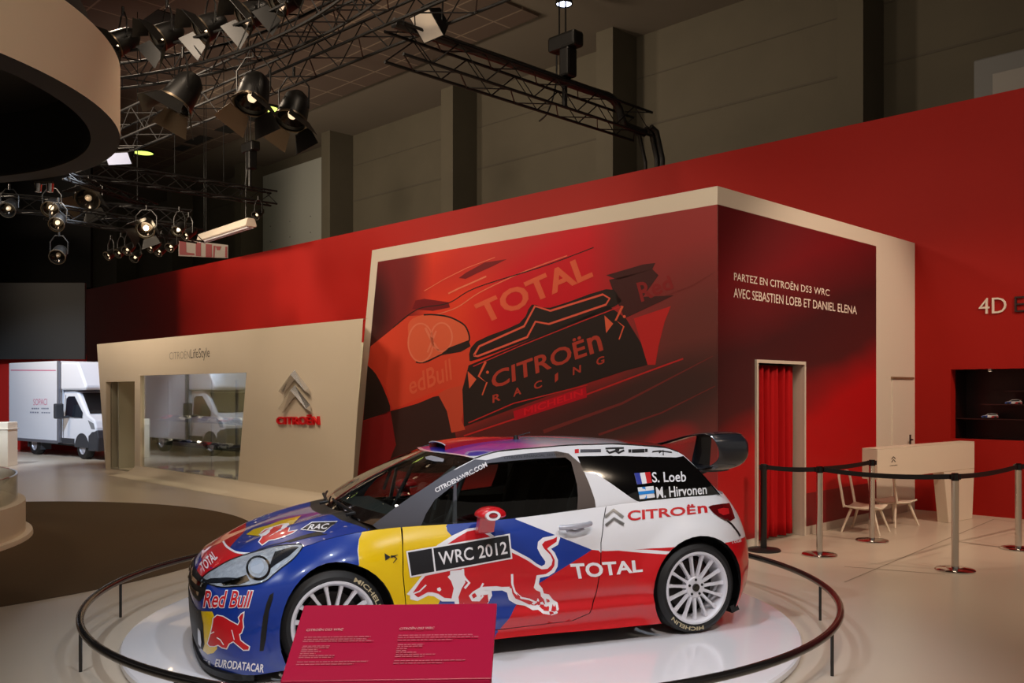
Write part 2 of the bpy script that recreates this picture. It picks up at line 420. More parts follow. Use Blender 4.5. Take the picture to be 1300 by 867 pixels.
def mirror_mb(mb, keep=False):
    n = len(mb.v)
    if not keep: mb.v += [(x, -y, z) for x, y, z in mb.v]; mb.f += [tuple(i + n for i in f)[::-1] for f in mb.f[:]]; mb.mi += mb.mi[:]
    return mb
US = list(np.arange(-2.75, -1.4, .05)) + list(np.arange(-1.4, 1.5, .06)) + list(np.arange(1.5, 2.551, .05))
DOOR = [(-.775, .2), (-.70, .165), (.30, .175), (.415, .215), (.465, .32), (.50, .5), (.507, .66), (.545, .80), (.585, zt(.585) - .002)]
DOOR_F = [(-.775, .2), (-.80, .35), (-.815, .55), (-.812, .70), (-.80, zt(-.80) - .002)]
def top_line(a, b, n=14): return [(u, zt(u) - .002) for u in np.linspace(a, b, n)]
def arc(s, a0, a1, n=26, r=RA): return [(s * XA + r * math.cos(a), ZA + r * math.sin(a)) for a in np.linspace(a0, a1, n)]
def bot(a, b, n=10): return [(u, zb(u) + .002) for u in np.linspace(a, b, n)]
def arch_feet(s):
    out = []
    for k in (-1, 1):
        a = math.asin((zb(s * XA + k * .3) - ZA) / RA); out.append((PI - a) if k < 0 else a)
    return out                                   # angle at the front foot, at the rear foot
fl, fr = arch_feet(-1); rl, rr = arch_feet(1)
P_front = bot(-2.75, -XA + RA * math.cos(fl) - .01, 16) + arc(-1, fl, fr)
P_front += bot(-XA + RA * math.cos(fr) + .01, -.70, 4) + [(-.70, .162)] + [(a - .006, b) for a, b in DOOR_F] + top_line(-.81, -2.75, 30)
P_rear = [(-.70, zb(-.70) + .002)] + bot(-.6, XA - RA * math.cos(rl) * -1 - .01, 12) + arc(1, rl, rr) + bot(XA + RA * math.cos(rr) + .01, 2.55, 14)
P_rear += top_line(2.55, .592, 24) + [(a + .006, b - .002 * (b < .4)) for a, b in DOOR[::-1][1:] if a > -.7] + [(-.70, .159)]
P_door = DOOR + top_line(.58, -.795, 14) + DOOR_F[::-1][1:-1]
# colour fields on the side, traced in the side plane
def sp(*pts): return [cy(x, y, -.862) for x, y in pts]
C_yel = sp((473, 668), (466, 676), (459, 686), (456, 699), (455, 716), (470, 735), (489, 765), (505, 800), (545, 790), (575, 730), (583, 690), (572, 676), (570, 660), (520, 660))
C_blueL = [(-3, -.1), (-3, 1)] + sp((473, 660), (473, 668), (466, 676), (459, 686), (455, 699), (455, 716)) + sp((480, 745)) + [(-1.02, -.1)]
C_blueD = sp((572, 650), (572, 676), (580, 690), (570, 740), (540, 780), (500, 850), (600, 860), (630, 806), (656, 769), (684, 741), (752, 698), (660, 661), (655, 650))
C_red = sp((600, 860), (630, 806), (656, 769), (684, 741), (752, 698), (768, 699.5), (800, 698), (848, 693), (1010, 679), (1060, 700), (1060, 900), (700, 900))
C_strip = sp((782, 698.5), (815, 697.2), (851, 698.2), (851, 702.2), (815, 701.4))
def side_mat(x, z):
    if pip(x, z, C_blueL): return 1
    if pip(x, z, C_yel): return 3
    if pip(x, z, C_blueD): return 1
    if pip(x, z, C_strip): return 0
    if pip(x, z, C_red): return 2
    if x < -.3 and z < .4: return 1
    return 0
PAINTS = [M_white, M_blue, M_red, M_yel, M_trim, M_grey]
LINES = [C_yel, C_blueL[2:9], C_blueD, C_red[:10], C_strip]
def clipline(P, outer):
    out = []; cur = []
    for i in range(len(P) - 1):
        n = max(1, int(math.dist(P[i], P[i + 1]) / .02))
        for t in range(n + (i == len(P) - 2)):
            q = (P[i][0] + (P[i + 1][0] - P[i][0]) * t / n, P[i][1] + (P[i + 1][1] - P[i][1]) * t / n)
            if pip(q[0], q[1], outer): cur.append(q)
            elif cur: out.append(cur); cur = []
    if cur: out.append(cur)
    return [c for c in out if len(c) > 1]
BODY_BVH = []                                     # (verts, faces) in car axes, for laying stickers on
def belt_part(poly, matf, step=.03):
    ex = []
    for L in LINES:
        Q = L + [L[0]] if L not in (LINES[1],) else L
        ex += clipline(Q, poly)
    V, F, C = cdt([], step, poly, extra=ex)
    mb = MB(); mb.add([belt(v[0], v[1]) for v in V], F); mb.mi = [matf(*c) for c in C]
    return mb
def flange(mb, poly, d=.02, inward=.02):
    """turn the panel's edge inwards so that gaps read as shut lines"""
    a = [belt(*p) for p in poly]; n = len(a)
    b = [Vector((p.x, p.y + inward, p.z)) for p in a]
    mb.m = 4; mb.add(a + b, [(i, (i + 1) % n, n + (i + 1) % n, n + i) for i in range(n)]); mb.m = 0
def uside(u, z):                                   # belt u equals x along the side; round the nose it is the nose's own colour
    return 1 if u < -1.3 else side_mat(u, z)
front = belt_part(P_front, uside); BODY_BVH.append((front.v[:], front.f[:])); flange(front, P_front)
rear = belt_part(P_rear, side_mat); BODY_BVH.append((rear.v[:], rear.f[:])); flange(rear, P_rear)
shell = MB(); shell.add(front.v, front.f); shell.mi[:] = front.mi; shell.add(rear.v, rear.f); shell.mi[len(front.f):] = rear.mi
mirror_mb(shell)
o_shell = obj('body_shell', shell, PAINTS, CAR, smooth=40, fix=False)
for s in (1, -1):
    d = belt_part(P_door, side_mat)
    if s == 1: BODY_BVH.append((d.v[:], d.f[:]))
    flange(d, P_door)
    if s == -1: d.v = [(x, -y, z) for x, y, z in d.v]; d.f = [f[::-1] for f in d.f]
    o_door = obj('door', d, PAINTS, CAR, smooth=40, fix=False)
    if s == 1: near_door = o_door
    h = MB(); n = 12                              # pull handle: a rounded bar over a shallow dish
    h.tube([(.21, -.862 * s, .775), (.24, -.885 * s, .777), (.32, -.892 * s, .783), (.40, -.885 * s, .788), (.43, -.862 * s, .79)], .017, 10)
    h.tube([(.26, -.862 * s, .755), (.32, -.868 * s, .745), (.38, -.862 * s, .76)], .012, 8)
    obj('handle', h, M_silv, o_door, smooth=60)

# shoulder line and bonnet
_us = np.linspace(-2.75, -.8, 160); _sh = np.array([belt_col(u)[-1] for u in _us])
def sh_at(x): return np.interp(x, _sh[:, 0], _sh[:, 1]), np.interp(x, _sh[:, 0], _sh[:, 2])
_zc = Spl([-1.895, -1.80, -1.65, -1.5, -1.3, -1.1, -.9], [.585, .645, .715, .770, .826, .866, .895])
def hood_z(x, y):
    wv, zs = sh_at(x); t = min(1, abs(y) / max(wv, 1e-3)); c = float(_zc(x)[0])
    b = .018 * math.exp(-((abs(y) - .36) / .09) ** 2) * sst((x + 1.85) / .3)     # the two raised flanks of the bonnet
    return zs + (c - zs) * (1 - t ** 2.6) + b
def ws_base(y): return -1.09 + .17 * (y / .7) ** 2
xsh = [(float(a), float(b)) for a, b, c in _sh if a < -.93]
wb = []
hood_out = [(x, -y) for x, y in xsh]
yw = hood_out[-1][1]
hood_out += [(ws_base(y), y) for y in np.linspace(-.70, .70, 15)] + [(x, y) for x, y in xsh[::-1]]
C_nose = [(-2.2, -1)] + catmull([(-1.60, -.72), (-1.66, -.5), (-1.76, -.3), (-1.70, -.1), (-1.62, .1), (-1.58, .4), (-1.55, .72)], 6) + [(-2.2, 1)]
C_sun = catmull([(-1.42, -.05), (-1.30, -.18), (-1.16, -.22), (-1.13, -.05), (-1.15, .2), (-1.3, .28), (-1.42, .2)], 6, True)
V, F, C = cdt([], .04, hood_out, extra=clipline(C_nose, hood_out) + clipline([(ws_base(y) - .10, y) for y in np.linspace(-.72, .72, 12)], hood_out))
hood = MB(); hood.add([(v[0], v[1], hood_z(v[0], v[1])) for v in V], F); hood.mi = [4 if c[0] > ws_base(c[1]) - .10 else 2 if pip(*c, C_nose) else 1 for c in C]
BODY_BVH.append((hood.v[:], hood.f[:]))
obj('bonnet', hood, PAINTS, CAR, smooth=50, fix=False)

# greenhouse
_wb = lambda x: float(belt_col(x)[-1, 1]) if x > -.95 else .762
_wt = Spl([-1.0, -.45, -.1, .4, .9, 1.35, 1.7], [.66, .585, .575, .575, .56, .525, .5])
def gw(x, z):
    z0 = .82 if x < 0 else .82 + .09 * sst(x / 1.0); t = max(0, (z - z0) / (1.27 - z0))
    return _wb(x) + (float(_wt(x)[0]) - _wb(x)) * t ** 1.25
def gside(x, z, d=0.): return Vector((x, -(gw(x, z) + d), z))
def gpx(*pts):
    out = []
    for p in pts:
        y = -.68
        for _ in range(6): x, z = cy(*p, y); y = -gw(x, z)
        out.append((x, z))
    return out
z3 = lambda x, y: (500 + x / 4.643, 540 + y / 4.643)
z5 = lambda x, y: (720 + x / 5.417, 540 + y / 5.417)
WS = gpx((472.8, 666.6), z3(0, 490), z3(100, 420), z3(300, 290), z3(400, 235), z3(478, 196))
ROOFL = gpx(z3(478, 196), z3(600, 158), z3(800, 138), z3(1000, 121), z3(1300, 110), z5(300, 130), z5(520, 142), z5(690, 158), z5(765, 185))
HATCH = gpx(z5(765, 185), z5(800, 205), z5(900, 300), z5(990, 400), z5(1062, 480))
base = [(x, zt(x) - .012) for x in np.linspace(HATCH[-1][0], -.93, 24)]
GOUT = WS + ROOFL[1:] + HATCH[1:] + base
W_DOOR = gpx(z3(146, 632), z3(160, 590), z3(190, 520), z3(240, 440), z3(330, 368), z3(450, 285), z3(560, 222), z3(700, 208), z3(860, 195), z3(1010, 188), z3(1045, 215), z3(1060, 270), z3(1080, 350), z3(1085, 420), z3(1080, 495), z3(800, 538), z3(600, 566), z3(350, 600))
W_QTR = gpx(z5(72, 213), z5(90, 260), z5(112, 318), z5(200, 330), z5(300, 398), z5(380, 455), z5(440, 498), z5(480, 520), z5(520, 530), z5(700, 522), z5(900, 505), z5(1056, 478), z5(990, 400), z5(900, 300), z5(800, 210), z5(750, 220), z5(520, 214), z5(300, 208))
C_frame = gpx((473, 668), z3(40, 660), z3(0, 640), z3(100, 425), z3(300, 295), z3(478, 200), z3(545, 205), z3(640, 183), z3(800, 163), z3(960, 152), z3(1030, 165), z3(1100, 225), z3(1150, 340), z3(1185, 440), z3(1190, 484), z3(1080, 505), z3(800, 550), z3(600, 580), z3(350, 612), z3(140, 650))
C_front_blk = None
def gmat(x, z):
    if pip(x, z, C_frame): return 6 if x > .30 else 5
    if z > 1.15 or x > .3: return 0
    return 5
GM = PAINTS + [M_bgrey]
V, F, C = cdt([], .03, GOUT, holes=[W_DOOR, W_QTR], extra=clipline(C_frame + [C_frame[0]], GOUT))
g = MB(); g.add([gside(v[0], v[1]) for v in V], F); g.mi = [gmat(*c) for c in C]
BODY_BVH.append((g.v[:], g.f[:])); mirror_mb(g)
obj('roof_pillars', g, GM, CAR, smooth=50, fix=False)
for s in (1, -1):
    for nm, P in (('side_window', W_DOOR), ('quarter_window', W_QTR)):
        V, F, C = cdt([], .06, P); m = MB(); m.add([Vector((v[0], -s * (gw(v[0], v[1]) - .006), v[1])) for v in V], F)
        if s == 1: BODY_BVH.append((m.v[:], m.f[:]))
        obj(nm, m, M_glass if nm == 'side_window' else M_gloss, CAR, smooth=60, fix=False)
    m = MB()                                       # quarter light bar across the door glass and the window seal
    a, b = gpx(z3(345, 612), z3(352, 355)); c_, d_ = gpx(z3(372, 612), z3(368, 345))
    m.hexa([(p[0], -s * (gw(*p) + t), p[1]) for t in (-.012, .004) for p in (a, c_, d_, b)])
    obj('window_bar', m, M_grey, CAR)
# roof skin
RW = [(x, gw(x, z), z) for x, z in ROOFL]
RWs = Spl([r[0] for r in RW], [(r[1], r[2]) for r in RW])
rx0, rx1 = ROOFL[0][0], ROOFL[-1][0]
_rc = Spl([-.44, -.2, .1, .5, .9, 1.36], [1.222, 1.266, 1.296, 1.306, 1.292, 1.250])
def roof_edge(x): a = RWs(min(max(x, rx0), rx1)); return float(a[0]), float(a[1])
def roof_z(x, y):
    wv, ze = roof_edge(x); t = min(1, abs(y) / wv); return ze + max(.0, float(_rc(x)[0]) - ze) * (1 - t ** 2.2)
def roof_front(y): return rx0 - .15 * (1 - (y / RW[0][1]) ** 2)
roof_out = [(roof_front(y), y) for y in np.linspace(-RW[0][1], RW[0][1], 13)] + [(x, roof_edge(x)[0]) for x in np.linspace(rx0, rx1, 16)[1:]]
roof_out += [(rx1 + .05 * (1 - (y / RW[-1][1]) ** 2), y) for y in np.linspace(RW[-1][1], -RW[-1][1], 9)[1:]] + [(x, -roof_edge(x)[0]) for x in np.linspace(rx1, rx0, 16)[1:-1]]
V, F, C = cdt([], .05, roof_out, extra=[[(roof_front(y) + .028, y) for y in np.linspace(-.53, .53, 12)]] + [[(x, s * (roof_edge(x)[0] - .035)) for x in np.linspace(rx0 + .04, rx1 - .01, 16)] for s in (1, -1)])
rf = MB(); rf.add([(v[0], v[1], roof_z(v[0], v[1])) for v in V], F); rf.mi = [1 if c[0] < roof_front(c[1]) + .028 or (abs(c[1]) > roof_edge(c[0])[0] - .035) else 0 for c in C]
M_roof = mat('paint_roof', (190, 190, 200), .3, coat=1.)
def roof_paint(m):                                 # the roof's livery fades from blue through purple into silver white, red at the tail
    nt = m.node_tree; b = nt.nodes['Principled BSDF']; tc = nt.nodes.new('ShaderNodeTexCoord'); sx = nt.nodes.new('ShaderNodeSeparateXYZ')
    nt.links.new(tc.outputs['Object'], sx.inputs[0]); mr = nt.nodes.new('ShaderNodeMapRange'); mr.inputs[1].default_value = -.45; mr.inputs[2].default_value = 1.36
    ad = nt.nodes.new('ShaderNodeMath'); ad.operation = 'MULTIPLY_ADD'; ad.inputs[1].default_value = -.25
    nt.links.new(sx.outputs[1], ad.inputs[0]); nt.links.new(sx.outputs[0], ad.inputs[2]); nt.links.new(ad.outputs[0], mr.inputs[0])
    cr = nt.nodes.new('ShaderNodeValToRGB'); e = cr.color_ramp.elements
    e[0].position = 0; e[0].color = lin((40, 45, 160)); e[1].position = 1; e[1].color = lin((190, 14, 26))
    for p, c in ((.30, (52, 50, 165)), (.38, (110, 80, 165)), (.47, (196, 194, 205)), (.80, (205, 202, 208)), (.84, (190, 14, 26))):
        q = e.new(p); q.color = lin(c)
    nt.links.new(mr.outputs[0], cr.inputs[0]); nt.links.new(cr.outputs[0], b.inputs['Base Color'])
roof_paint(M_roof)
BODY_BVH.append((rf.v[:], rf.f[:]))
obj('roof', rf, [M_roof, M_white], CAR, smooth=50, fix=False)
# drip rails
m = MB()
for s in (1, -1): m.tube([(x, s * (roof_edge(x)[0] - .004), roof_edge(x)[1] + .001) for x in np.linspace(rx0, rx1, 24)], .006, 6)
obj('drip_rail', m, M_trim, CAR, smooth=60)
# windscreen
WSs = Spl(np.linspace(0, 1, len(WS)), [(p[0], gw(*p), p[1]) for p in WS])
def ws_pt(v, s):                                   # v in -1..1 across, s in 0..1 up
    x, wv, z = WSs(s); y = v * wv; xc0 = ws_base(0); zc0 = float(_zc(xc0)[0]) - .004
    xc1 = roof_front(0); zc1 = roof_z(xc1, 0)
    xc = xc0 + (xc1 - xc0) * s; zc = zc0 + (zc1 - zc0) * s + .02 * math.sin(PI * s)
    t = v * v
    return Vector((xc + (x - xc) * t, y, zc + (z - zc) * t))
NS = 14
rows = [[ws_pt(v, s) for v in np.linspace(-1, 1, 21)] for s in np.linspace(.12, .80, NS)]
m = MB().grid(rows); BODY_BVH.append((m.v[:], m.f[:])); ws = obj('windscreen', m, M_glass, CAR, smooth=60, fix=False)
for nm, s0, s1 in (('sun_strip', .80, 1.0), ('windscreen_base', 0., .12)):
    m = MB().grid([[ws_pt(v, s) for v in np.linspace(-1, 1, 21)] for s in np.linspace(s0, s1, 4)]); BODY_BVH.append((m.v[:], m.f[:]))
    obj(nm, m, M_gloss, CAR, smooth=60, fix=False)
# rear screen and tailgate
HS = [(p[0], gw(*p), p[1]) for p in HATCH]; HSs = Spl(np.linspace(0, 1, len(HS)), HS)
def hatch(v, s):
    x, wv, z = HSs(s); c0 = Vector((rx1 + .05, 0, roof_z(rx1 + .05, 0))); c1 = Vector((1.715, 0, .915)); c = c0.lerp(c1, s); t = v * v
    return Vector((c.x + (x - c.x) * t, v * wv, c.z + (z - c.z) * t))
obj('rear_screen', MB().grid([[hatch(v, s) for v in np.linspace(-1, 1, 13)] for s in np.linspace(0, 1, 9)]), M_gloss, CAR, smooth=60, fix=False)
_ur = np.linspace(1.48, 2.55, 24); half = [belt_col(u)[-1] for u in _ur]
deck = MB(); ed = [(a, -b, c) for a, b, c in half]; ed2 = [(HS[-1][0] + (1.715 - HS[-1][0]) * i / 23, -HS[-1][1] * (1 - i / 23), .913) for i in range(24)]
deck.grid([ed, ed2]); mirror_mb(deck); obj('tailgate_ledge', deck, M_white, CAR, smooth=40, fix=False)
# the floor pan closes the car from below; the cabin tub is dark
m = MB(); us = np.linspace(-2.75, 2.55, 60); lo = [belt_col(u)[0] for u in us]
m.v = [(a, -b, c + .004) for a, b, c in lo] + [(a, b, c + .004) for a, b, c in lo]; n = len(us)
m.f = [(i, i + 1, n + i + 1, n + i) for i in range(n - 1) if not any(abs((us[i] + us[i + 1]) / 2 - s * XA) < .37 for s in (-1, 1))]; m.mi = [0] * len(m.f)
m.box(-1.7, 1.6, -.60, .60, .115, .13)
obj('floor_pan', m, M_trim, CAR)
for s in (-1, 1):
    for k in (-1, 1):
        m = MB(); M = Matrix.Translation((k * XA, 0, ZA)) @ Matrix.Rotation(R(-90), 4, 'X')
        m.lathe([(.05, s * .60), (RA + .03, s * .60), (RA + .03, s * .80), (RA + .012, s * .872), (RA - .006, s * .872)], 40, M, a0=PI - .32, a1=2 * PI + .32)
        obj('wheel_arch_liner', m, M_trim, CAR, smooth=40)
# ------------------------------------------------------------------ stickers laid on the car's skin
_v = []; _f = []
gp = MB()
for Q in (DOOR, DOOR_F): gp.grid([[belt(u - .02, z) for u, z in Q], [belt(u + .02, z) for u, z in Q]])
BODY_BVH.append((gp.v, gp.f))
for a, b in BODY_BVH:
    n = len(_v); _v += [tuple(p) for p in a]; _f += [tuple(i + n for i in q) for q in b]
BVH = BVHTree.FromPolygons(_v, _f); CEYE = CI @ EYEV; CR3 = CI.to_3x3()
def skin(px, py, d):
    """point of the car's skin seen at a picture point, raised d off it (car axes)"""
    h = None
    for ox, oy in ((0, 0), (.35, .1), (-.35, -.1), (.1, -.35), (-.1, .35)):     # nearest of five rays, so that hairline seams do not let one through
        r_ = (CR3 @ ray(px + ox, py + oy)).normalized(); q = BVH.ray_cast(CEYE, r_)
        if q[0] is not None and (h is None or q[3] < h[3] - .02): h = q; r = r_
    if h is None: return None
    n = h[1] if h[1].dot(r) < 0 else -h[1]
    return h[0] + n * d
def lay(mb, V, F, d, gap=.14):
    P = [skin(v[0], v[1], d) for v in V]; ix = {}; vs = []
    for i, p in enumerate(P):
        if p is not None: ix[i] = len(vs); vs.append(p)
    fs = []
    for f in F:
        if all(i in ix for i in f) and max((P[f[i]] - P[f[(i + 1) % len(f)]]).length for i in range(len(f))) < gap:
            a, b, c = (P[i] for i in f[:3]); q = tuple(ix[i] for i in f)
            fs.append(q if (b - a).cross(c - a).dot(CEYE - a) > 0 else q[::-1])
    return mb.add(vs, fs)
def sticker(name, polys, m, d=.002, step=5, parent=None, sm=60, gap=.14):
    mb = MB()
    for P in polys:
        V, F, C = cdt([], step, P); lay(mb, V, F, d, gap)
    return obj(name, mb, m, parent or CAR, smooth=sm, fix=False)
def word(txt, q, m, d=.003, name='lettering', parent=None, gap=.14, **kw):
    V, F = glyphs(txt, **kw); fm = quad(q); bm = bmesh.new()
    vs = [bm.verts.new((*fm(u, v), 0)) for u, v in V]
    for f in F:
        try: bm.faces.new([vs[i] for i in f])
        except ValueError: pass
    for _ in range(3):
        e = [x for x in bm.edges if x.calc_length() > 6]
        if not e: break
        bmesh.ops.subdivide_edges(bm, edges=e, cuts=1); bmesh.ops.triangulate(bm, faces=bm.faces)
    bm.verts.index_update(); mb = MB()
    lay(mb, [(v.co.x, v.co.y) for v in bm.verts], [tuple(v.index for v in f.verts) for f in bm.faces], d, gap); bm.free()
    return obj(name, mb, m, parent or CAR, smooth=60, fix=False)
def ribbon(P, wd, w1=None):
    n = len(P); L = []; Rr = []
    for i in range(n):
        a = P[max(i - 1, 0)]; b = P[min(i + 1, n - 1)]; l = math.dist(a, b) or 1; nx, ny = -(b[1] - a[1]) / l, (b[0] - a[0]) / l
        k = (wd if w1 is None else wd + (w1 - wd) * i / (n - 1)) / 2
        L.append((P[i][0] + nx * k, P[i][1] + ny * k)); Rr.append((P[i][0] - nx * k, P[i][1] - ny * k))
    return L + Rr[::-1]
def inset(P, d):
    A = sum(P[i - 1][0] * P[i][1] - P[i][0] * P[i - 1][1] for i in range(len(P))); sg = 1 if A > 0 else -1; out = []; n = len(P)
    for i in range(n):
        a, b, c = P[i - 1], P[i], P[(i + 1) % n]
        e1 = Vector((b[0] - a[0], b[1] - a[1])).normalized(); e2 = Vector((c[0] - b[0], c[1] - b[1])).normalized()
        nn = Vector((-e1.y, e1.x)) + Vector((-e2.y, e2.x)); l = max(nn.length, .6); nn = nn / (l * l) * 2
        out.append((b[0] + nn.x * d * sg, b[1] + nn.y * d * sg))
    return out
zz = lambda ox, oy, k: (lambda *P: [(ox + x / k, oy + y / k) for x, y in P])
z4 = zz(490, 660, 5.417); q5 = zz(720, 540, 5.417); q3 = zz(500, 540, 4.643); q1 = zz(230, 640, 3.94); qb = zz(230, 730, 6.33); q2 = zz(580, 530, 2.89); qw = zz(340, 540, 4.818)

# charging bull on the door: white outline, red body, white drawn lines
BULLW = z4((165, 520), (140, 512), (190, 455), (245, 385), (300, 340), (330, 250), (350, 175), (455, 108), (560, 60), (625, 52), (700, 80), (860, 195), (920, 228), (985, 262), (1035, 300), (1070, 318), (1092, 305), (1095, 285), (1062, 238), (1040, 195), (1045, 150), (1078, 122), (1130, 112), (1180, 100), (1198, 122), (1182, 172), (1135, 198), (1160, 225), (1182, 275), (1180, 320), (1158, 360), (1120, 385), (1058, 398), (1050, 440), (1075, 470), (1085, 505), (1120, 512), (1150, 550), (1180, 568), (1188, 612), (1178, 643), (1140, 655), (1080, 645), (1045, 618), (1010, 622), (955, 590), (895, 580), (845, 550), (832, 500), (800, 485), (725, 488), (730, 520), (700, 575), (690, 620), (480, 620), (470, 560), (440, 560), (385, 560), (330, 525), (290, 520), (215, 558), (165, 545))
BULLR = z4((420, 168), (500, 115), (560, 80), (625, 68), (700, 105), (860, 222), (910, 245), (975, 280), (1030, 318), (1070, 340), (1110, 336), (1138, 310), (1146, 275), (1130, 240), (1085, 195), (1072, 170), (1090, 148), (1150, 130), (1176, 116), (1172, 150), (1125, 182), (1108, 198), (1140, 235), (1160, 275), (1157, 315), (1138, 345), (1098, 372), (1035, 380), (1025, 430), (1015, 465), (1030, 482), (1060, 495), (1065, 525), (1085, 545), (1095, 585), (1120, 590), (1112, 628), (1075, 615), (1050, 590), (990, 585), (940, 560), (890, 540), (868, 505), (862, 470), (760, 455), (690, 458), (655, 460), (640, 480), (600, 500), (578, 520), (590, 548), (640, 552), (700, 520), (705, 560), (660, 640), (510, 640), (498, 530), (520, 470), (545, 430), (540, 400), (530, 340), (440, 350), (440, 250))
HEADR = z4((185, 500), (240, 420), (270, 385), (330, 372), (440, 350), (440, 400), (465, 470), (450, 540), (400, 535), (360, 508), (320, 497), (285, 497), (222, 532), (205, 522))
sticker('bull_outline', [BULLW], M_swhite, .0015, 6)
sticker('bull_figure', [BULLR, HEADR], M_sred, .0022, 6)
sticker('bull_hooves', [z4((1098, 540), (1122, 548), (1128, 568), (1108, 572)), z4((1134, 582), (1164, 578), (1170, 612), (1160, 628), (1136, 628)), z4((1080, 598), (1122, 600), (1118, 628), (1082, 624)), z4((585, 510), (612, 503), (625, 525), (600, 540)), z4((650, 520), (702, 512), (690, 540), (655, 550))], M_sred, .0026, 5)
WL = [ribbon(z4((528, 335), (530, 380), (545, 405), (572, 432), (540, 470)), 3), ribbon(z4((866, 372), (868, 440), (885, 495), (930, 535), (985, 545), (1040, 570)), 3, 2), ribbon(z4((650, 475), (760, 470), (850, 468)), 3.4), ribbon(z4((190, 505), (230, 490), (275, 447)), 1.8), z4((350, 470), (370, 462), (380, 480), (368, 492), (352, 484)), ribbon(z4((430, 385), (455, 415), (520, 425)), 3.5), ribbon(z4((470, 430), (492, 470), (485, 560)), 3), ribbon(z4((668, 435), (650, 468), (600, 498), (575, 522), (592, 552), (640, 553), (668, 520)), 2.4), ribbon(z4((1095, 545), (1120, 575), (1150, 560)), 2), ribbon(z4((1140, 575), (1128, 630)), 2)]
sticker('bull_lines', WL, M_swhite, .003, 6)
# rally plate
PL = z4((137, 215), (850, 95), (868, 267), (165, 397))
pl = sticker('rally_plate', [PL], M_swhite, .004, 8)
sticker('plate_field', [inset(z4((137, 215), (322, 184), (343, 363), (165, 397)), 2.0), inset(z4((312, 186), (850, 95), (868, 267), (333, 365)), 2.0)], M_sblack, .0048, 8, pl)
word('WRC 2012', z4((368, 312), (835, 232), (826, 147), (355, 222)), M_swhite, .0056, 'plate_lettering', pl, bold=.012)
# sponsor words and marks
def maker_word(draw, q, cut=.855):
    """the maker's word: capitals with a rounded small n as tall as they are"""
    f = quad(q); draw('CITROË', [f(0, 0), f(cut, 0), f(cut, 1), f(0, 1)]); draw('n', [f(cut + .025, 0), f(1, 0), f(1, .78), f(cut + .025, .78)])
word('TOTAL', q2((427, 594), (682, 566), (678, 522), (414, 536)), M_swhite, bold=.03)
maker_word(lambda t, q: word(t, q, M_sred, bold=.025), q5((415, 660), (965, 600), (958, 537), (413, 572)))
sticker('chevron_badge', [ribbon(q5((258, 632), (318, 582), (384, 634)), 3.6), ribbon(q5((262, 690), (320, 642), (388, 682)), 3.6)], M_steel, .006, 5)
word('S. Loeb', q5((586, 394), (818, 388), (814, 316), (580, 322)), M_swhite, bold=.015, name='driver_name')
word('M. Hirvonen', q5((615, 502), (960, 472), (955, 408), (608, 426)), M_swhite, bold=.015, name='driver_name')
fm = quad(q5((480, 408), (582, 395), (570, 322), (460, 330)))
fl_ = sticker('french_flag', [[fm(0, 0), fm(1, 0), fm(1, 1), fm(0, 1)]], M_swhite, .003, 8)
sticker('blue_stripe', [[fm(0, 0), fm(.34, 0), fm(.34, 1), fm(0, 1)]], M_sblue, .004, 8, fl_); sticker('red_stripe', [[fm(.66, 0), fm(1, 0), fm(1, 1), fm(.66, 1)]], M_sred, .004, 8, fl_)
fm = quad(q5((498, 508), (602, 495), (592, 418), (483, 428)))
fl_ = sticker('finnish_flag', [[fm(0, 0), fm(1, 0), fm(1, 1), fm(0, 1)]], M_swhite, .003, 8)
sticker('blue_cross', [[fm(0, .36), fm(1, .36), fm(1, .64), fm(0, .64)], [fm(.28, 0), fm(.48, 0), fm(.48, 1), fm(.28, 1)]], mat('sticker_sky_blue', (20, 130, 210), .35, coat=.5), .004, 8, fl_)
word('CITROEN-WRC.COM', q3((248, 398), (552, 242), (540, 216), (238, 373)), M_swhite, bold=.03)
word('CITROËN FINANCIAL SERVICES', q3((650, 200), (1003, 176), (1003, 158), (650, 180)), M_sblack, .002, bold=-.005)
sticker('roof_rail_mark', [q5((52, 165), (80, 163), (80, 190), (52, 192))], M_sred, .002, 5)
sticker('roof_rail_mark', [ribbon(q5((90, 170), (232, 168)), 1.6), ribbon(q5((90, 181), (232, 179)), 2.4)], M_grey, .002, 5)
sticker('roof_rail_mark', [ribbon(q5((262, 160), (300, 158), (390, 156)), 2.2), ribbon(q5((270, 172), (290, 190), (330, 176), (352, 190), (392, 172)), 2.6), q5((330, 158), (360, 157), (356, 180), (330, 178))], M_sblack, .002, 5)
sticker('roof_rail_mark', [q5((420, 166), (440, 165), (440, 187), (420, 188)), ribbon(q5((444, 170), (532, 167)), 1.6), ribbon(q5((444, 182), (532, 180)), 2.6), q5((535, 162), (552, 161), (552, 184), (535, 185))], M_sblack, .002, 5)
sticker('roof_rail_mark', [ribbon(q5((585, 182), (640, 176), (720, 186)), 1.6), ribbon(q5((630, 190), (660, 172), (660, 205)), 1.6)], M_sblack, .002, 5)
sticker('double_letter_badge', [qw((713, 782), (750, 805), (718, 828)), ribbon(qw((752, 805), (795, 792)), 2.6, .6), ribbon(qw((752, 800), (772, 802), (788, 815), (765, 842)), 2.2, 1.)], M_sblack, .003, 4)
word('Red Bull', qb((174, 268), (545, 268), (586, 122), (196, 118)), M_swhite, .002, bold=.05)
word('Red Bull', qb((180, 260), (540, 262), (578, 130), (202, 126)), M_sred, .0032, bold=.012)
sticker('yellow_sun', [qb((128, 290), (250, 292), (268, 330), (272, 480), (292, 590), (262, 625), (215, 637), (178, 607), (150, 540))], M_yel, .0015, 4)
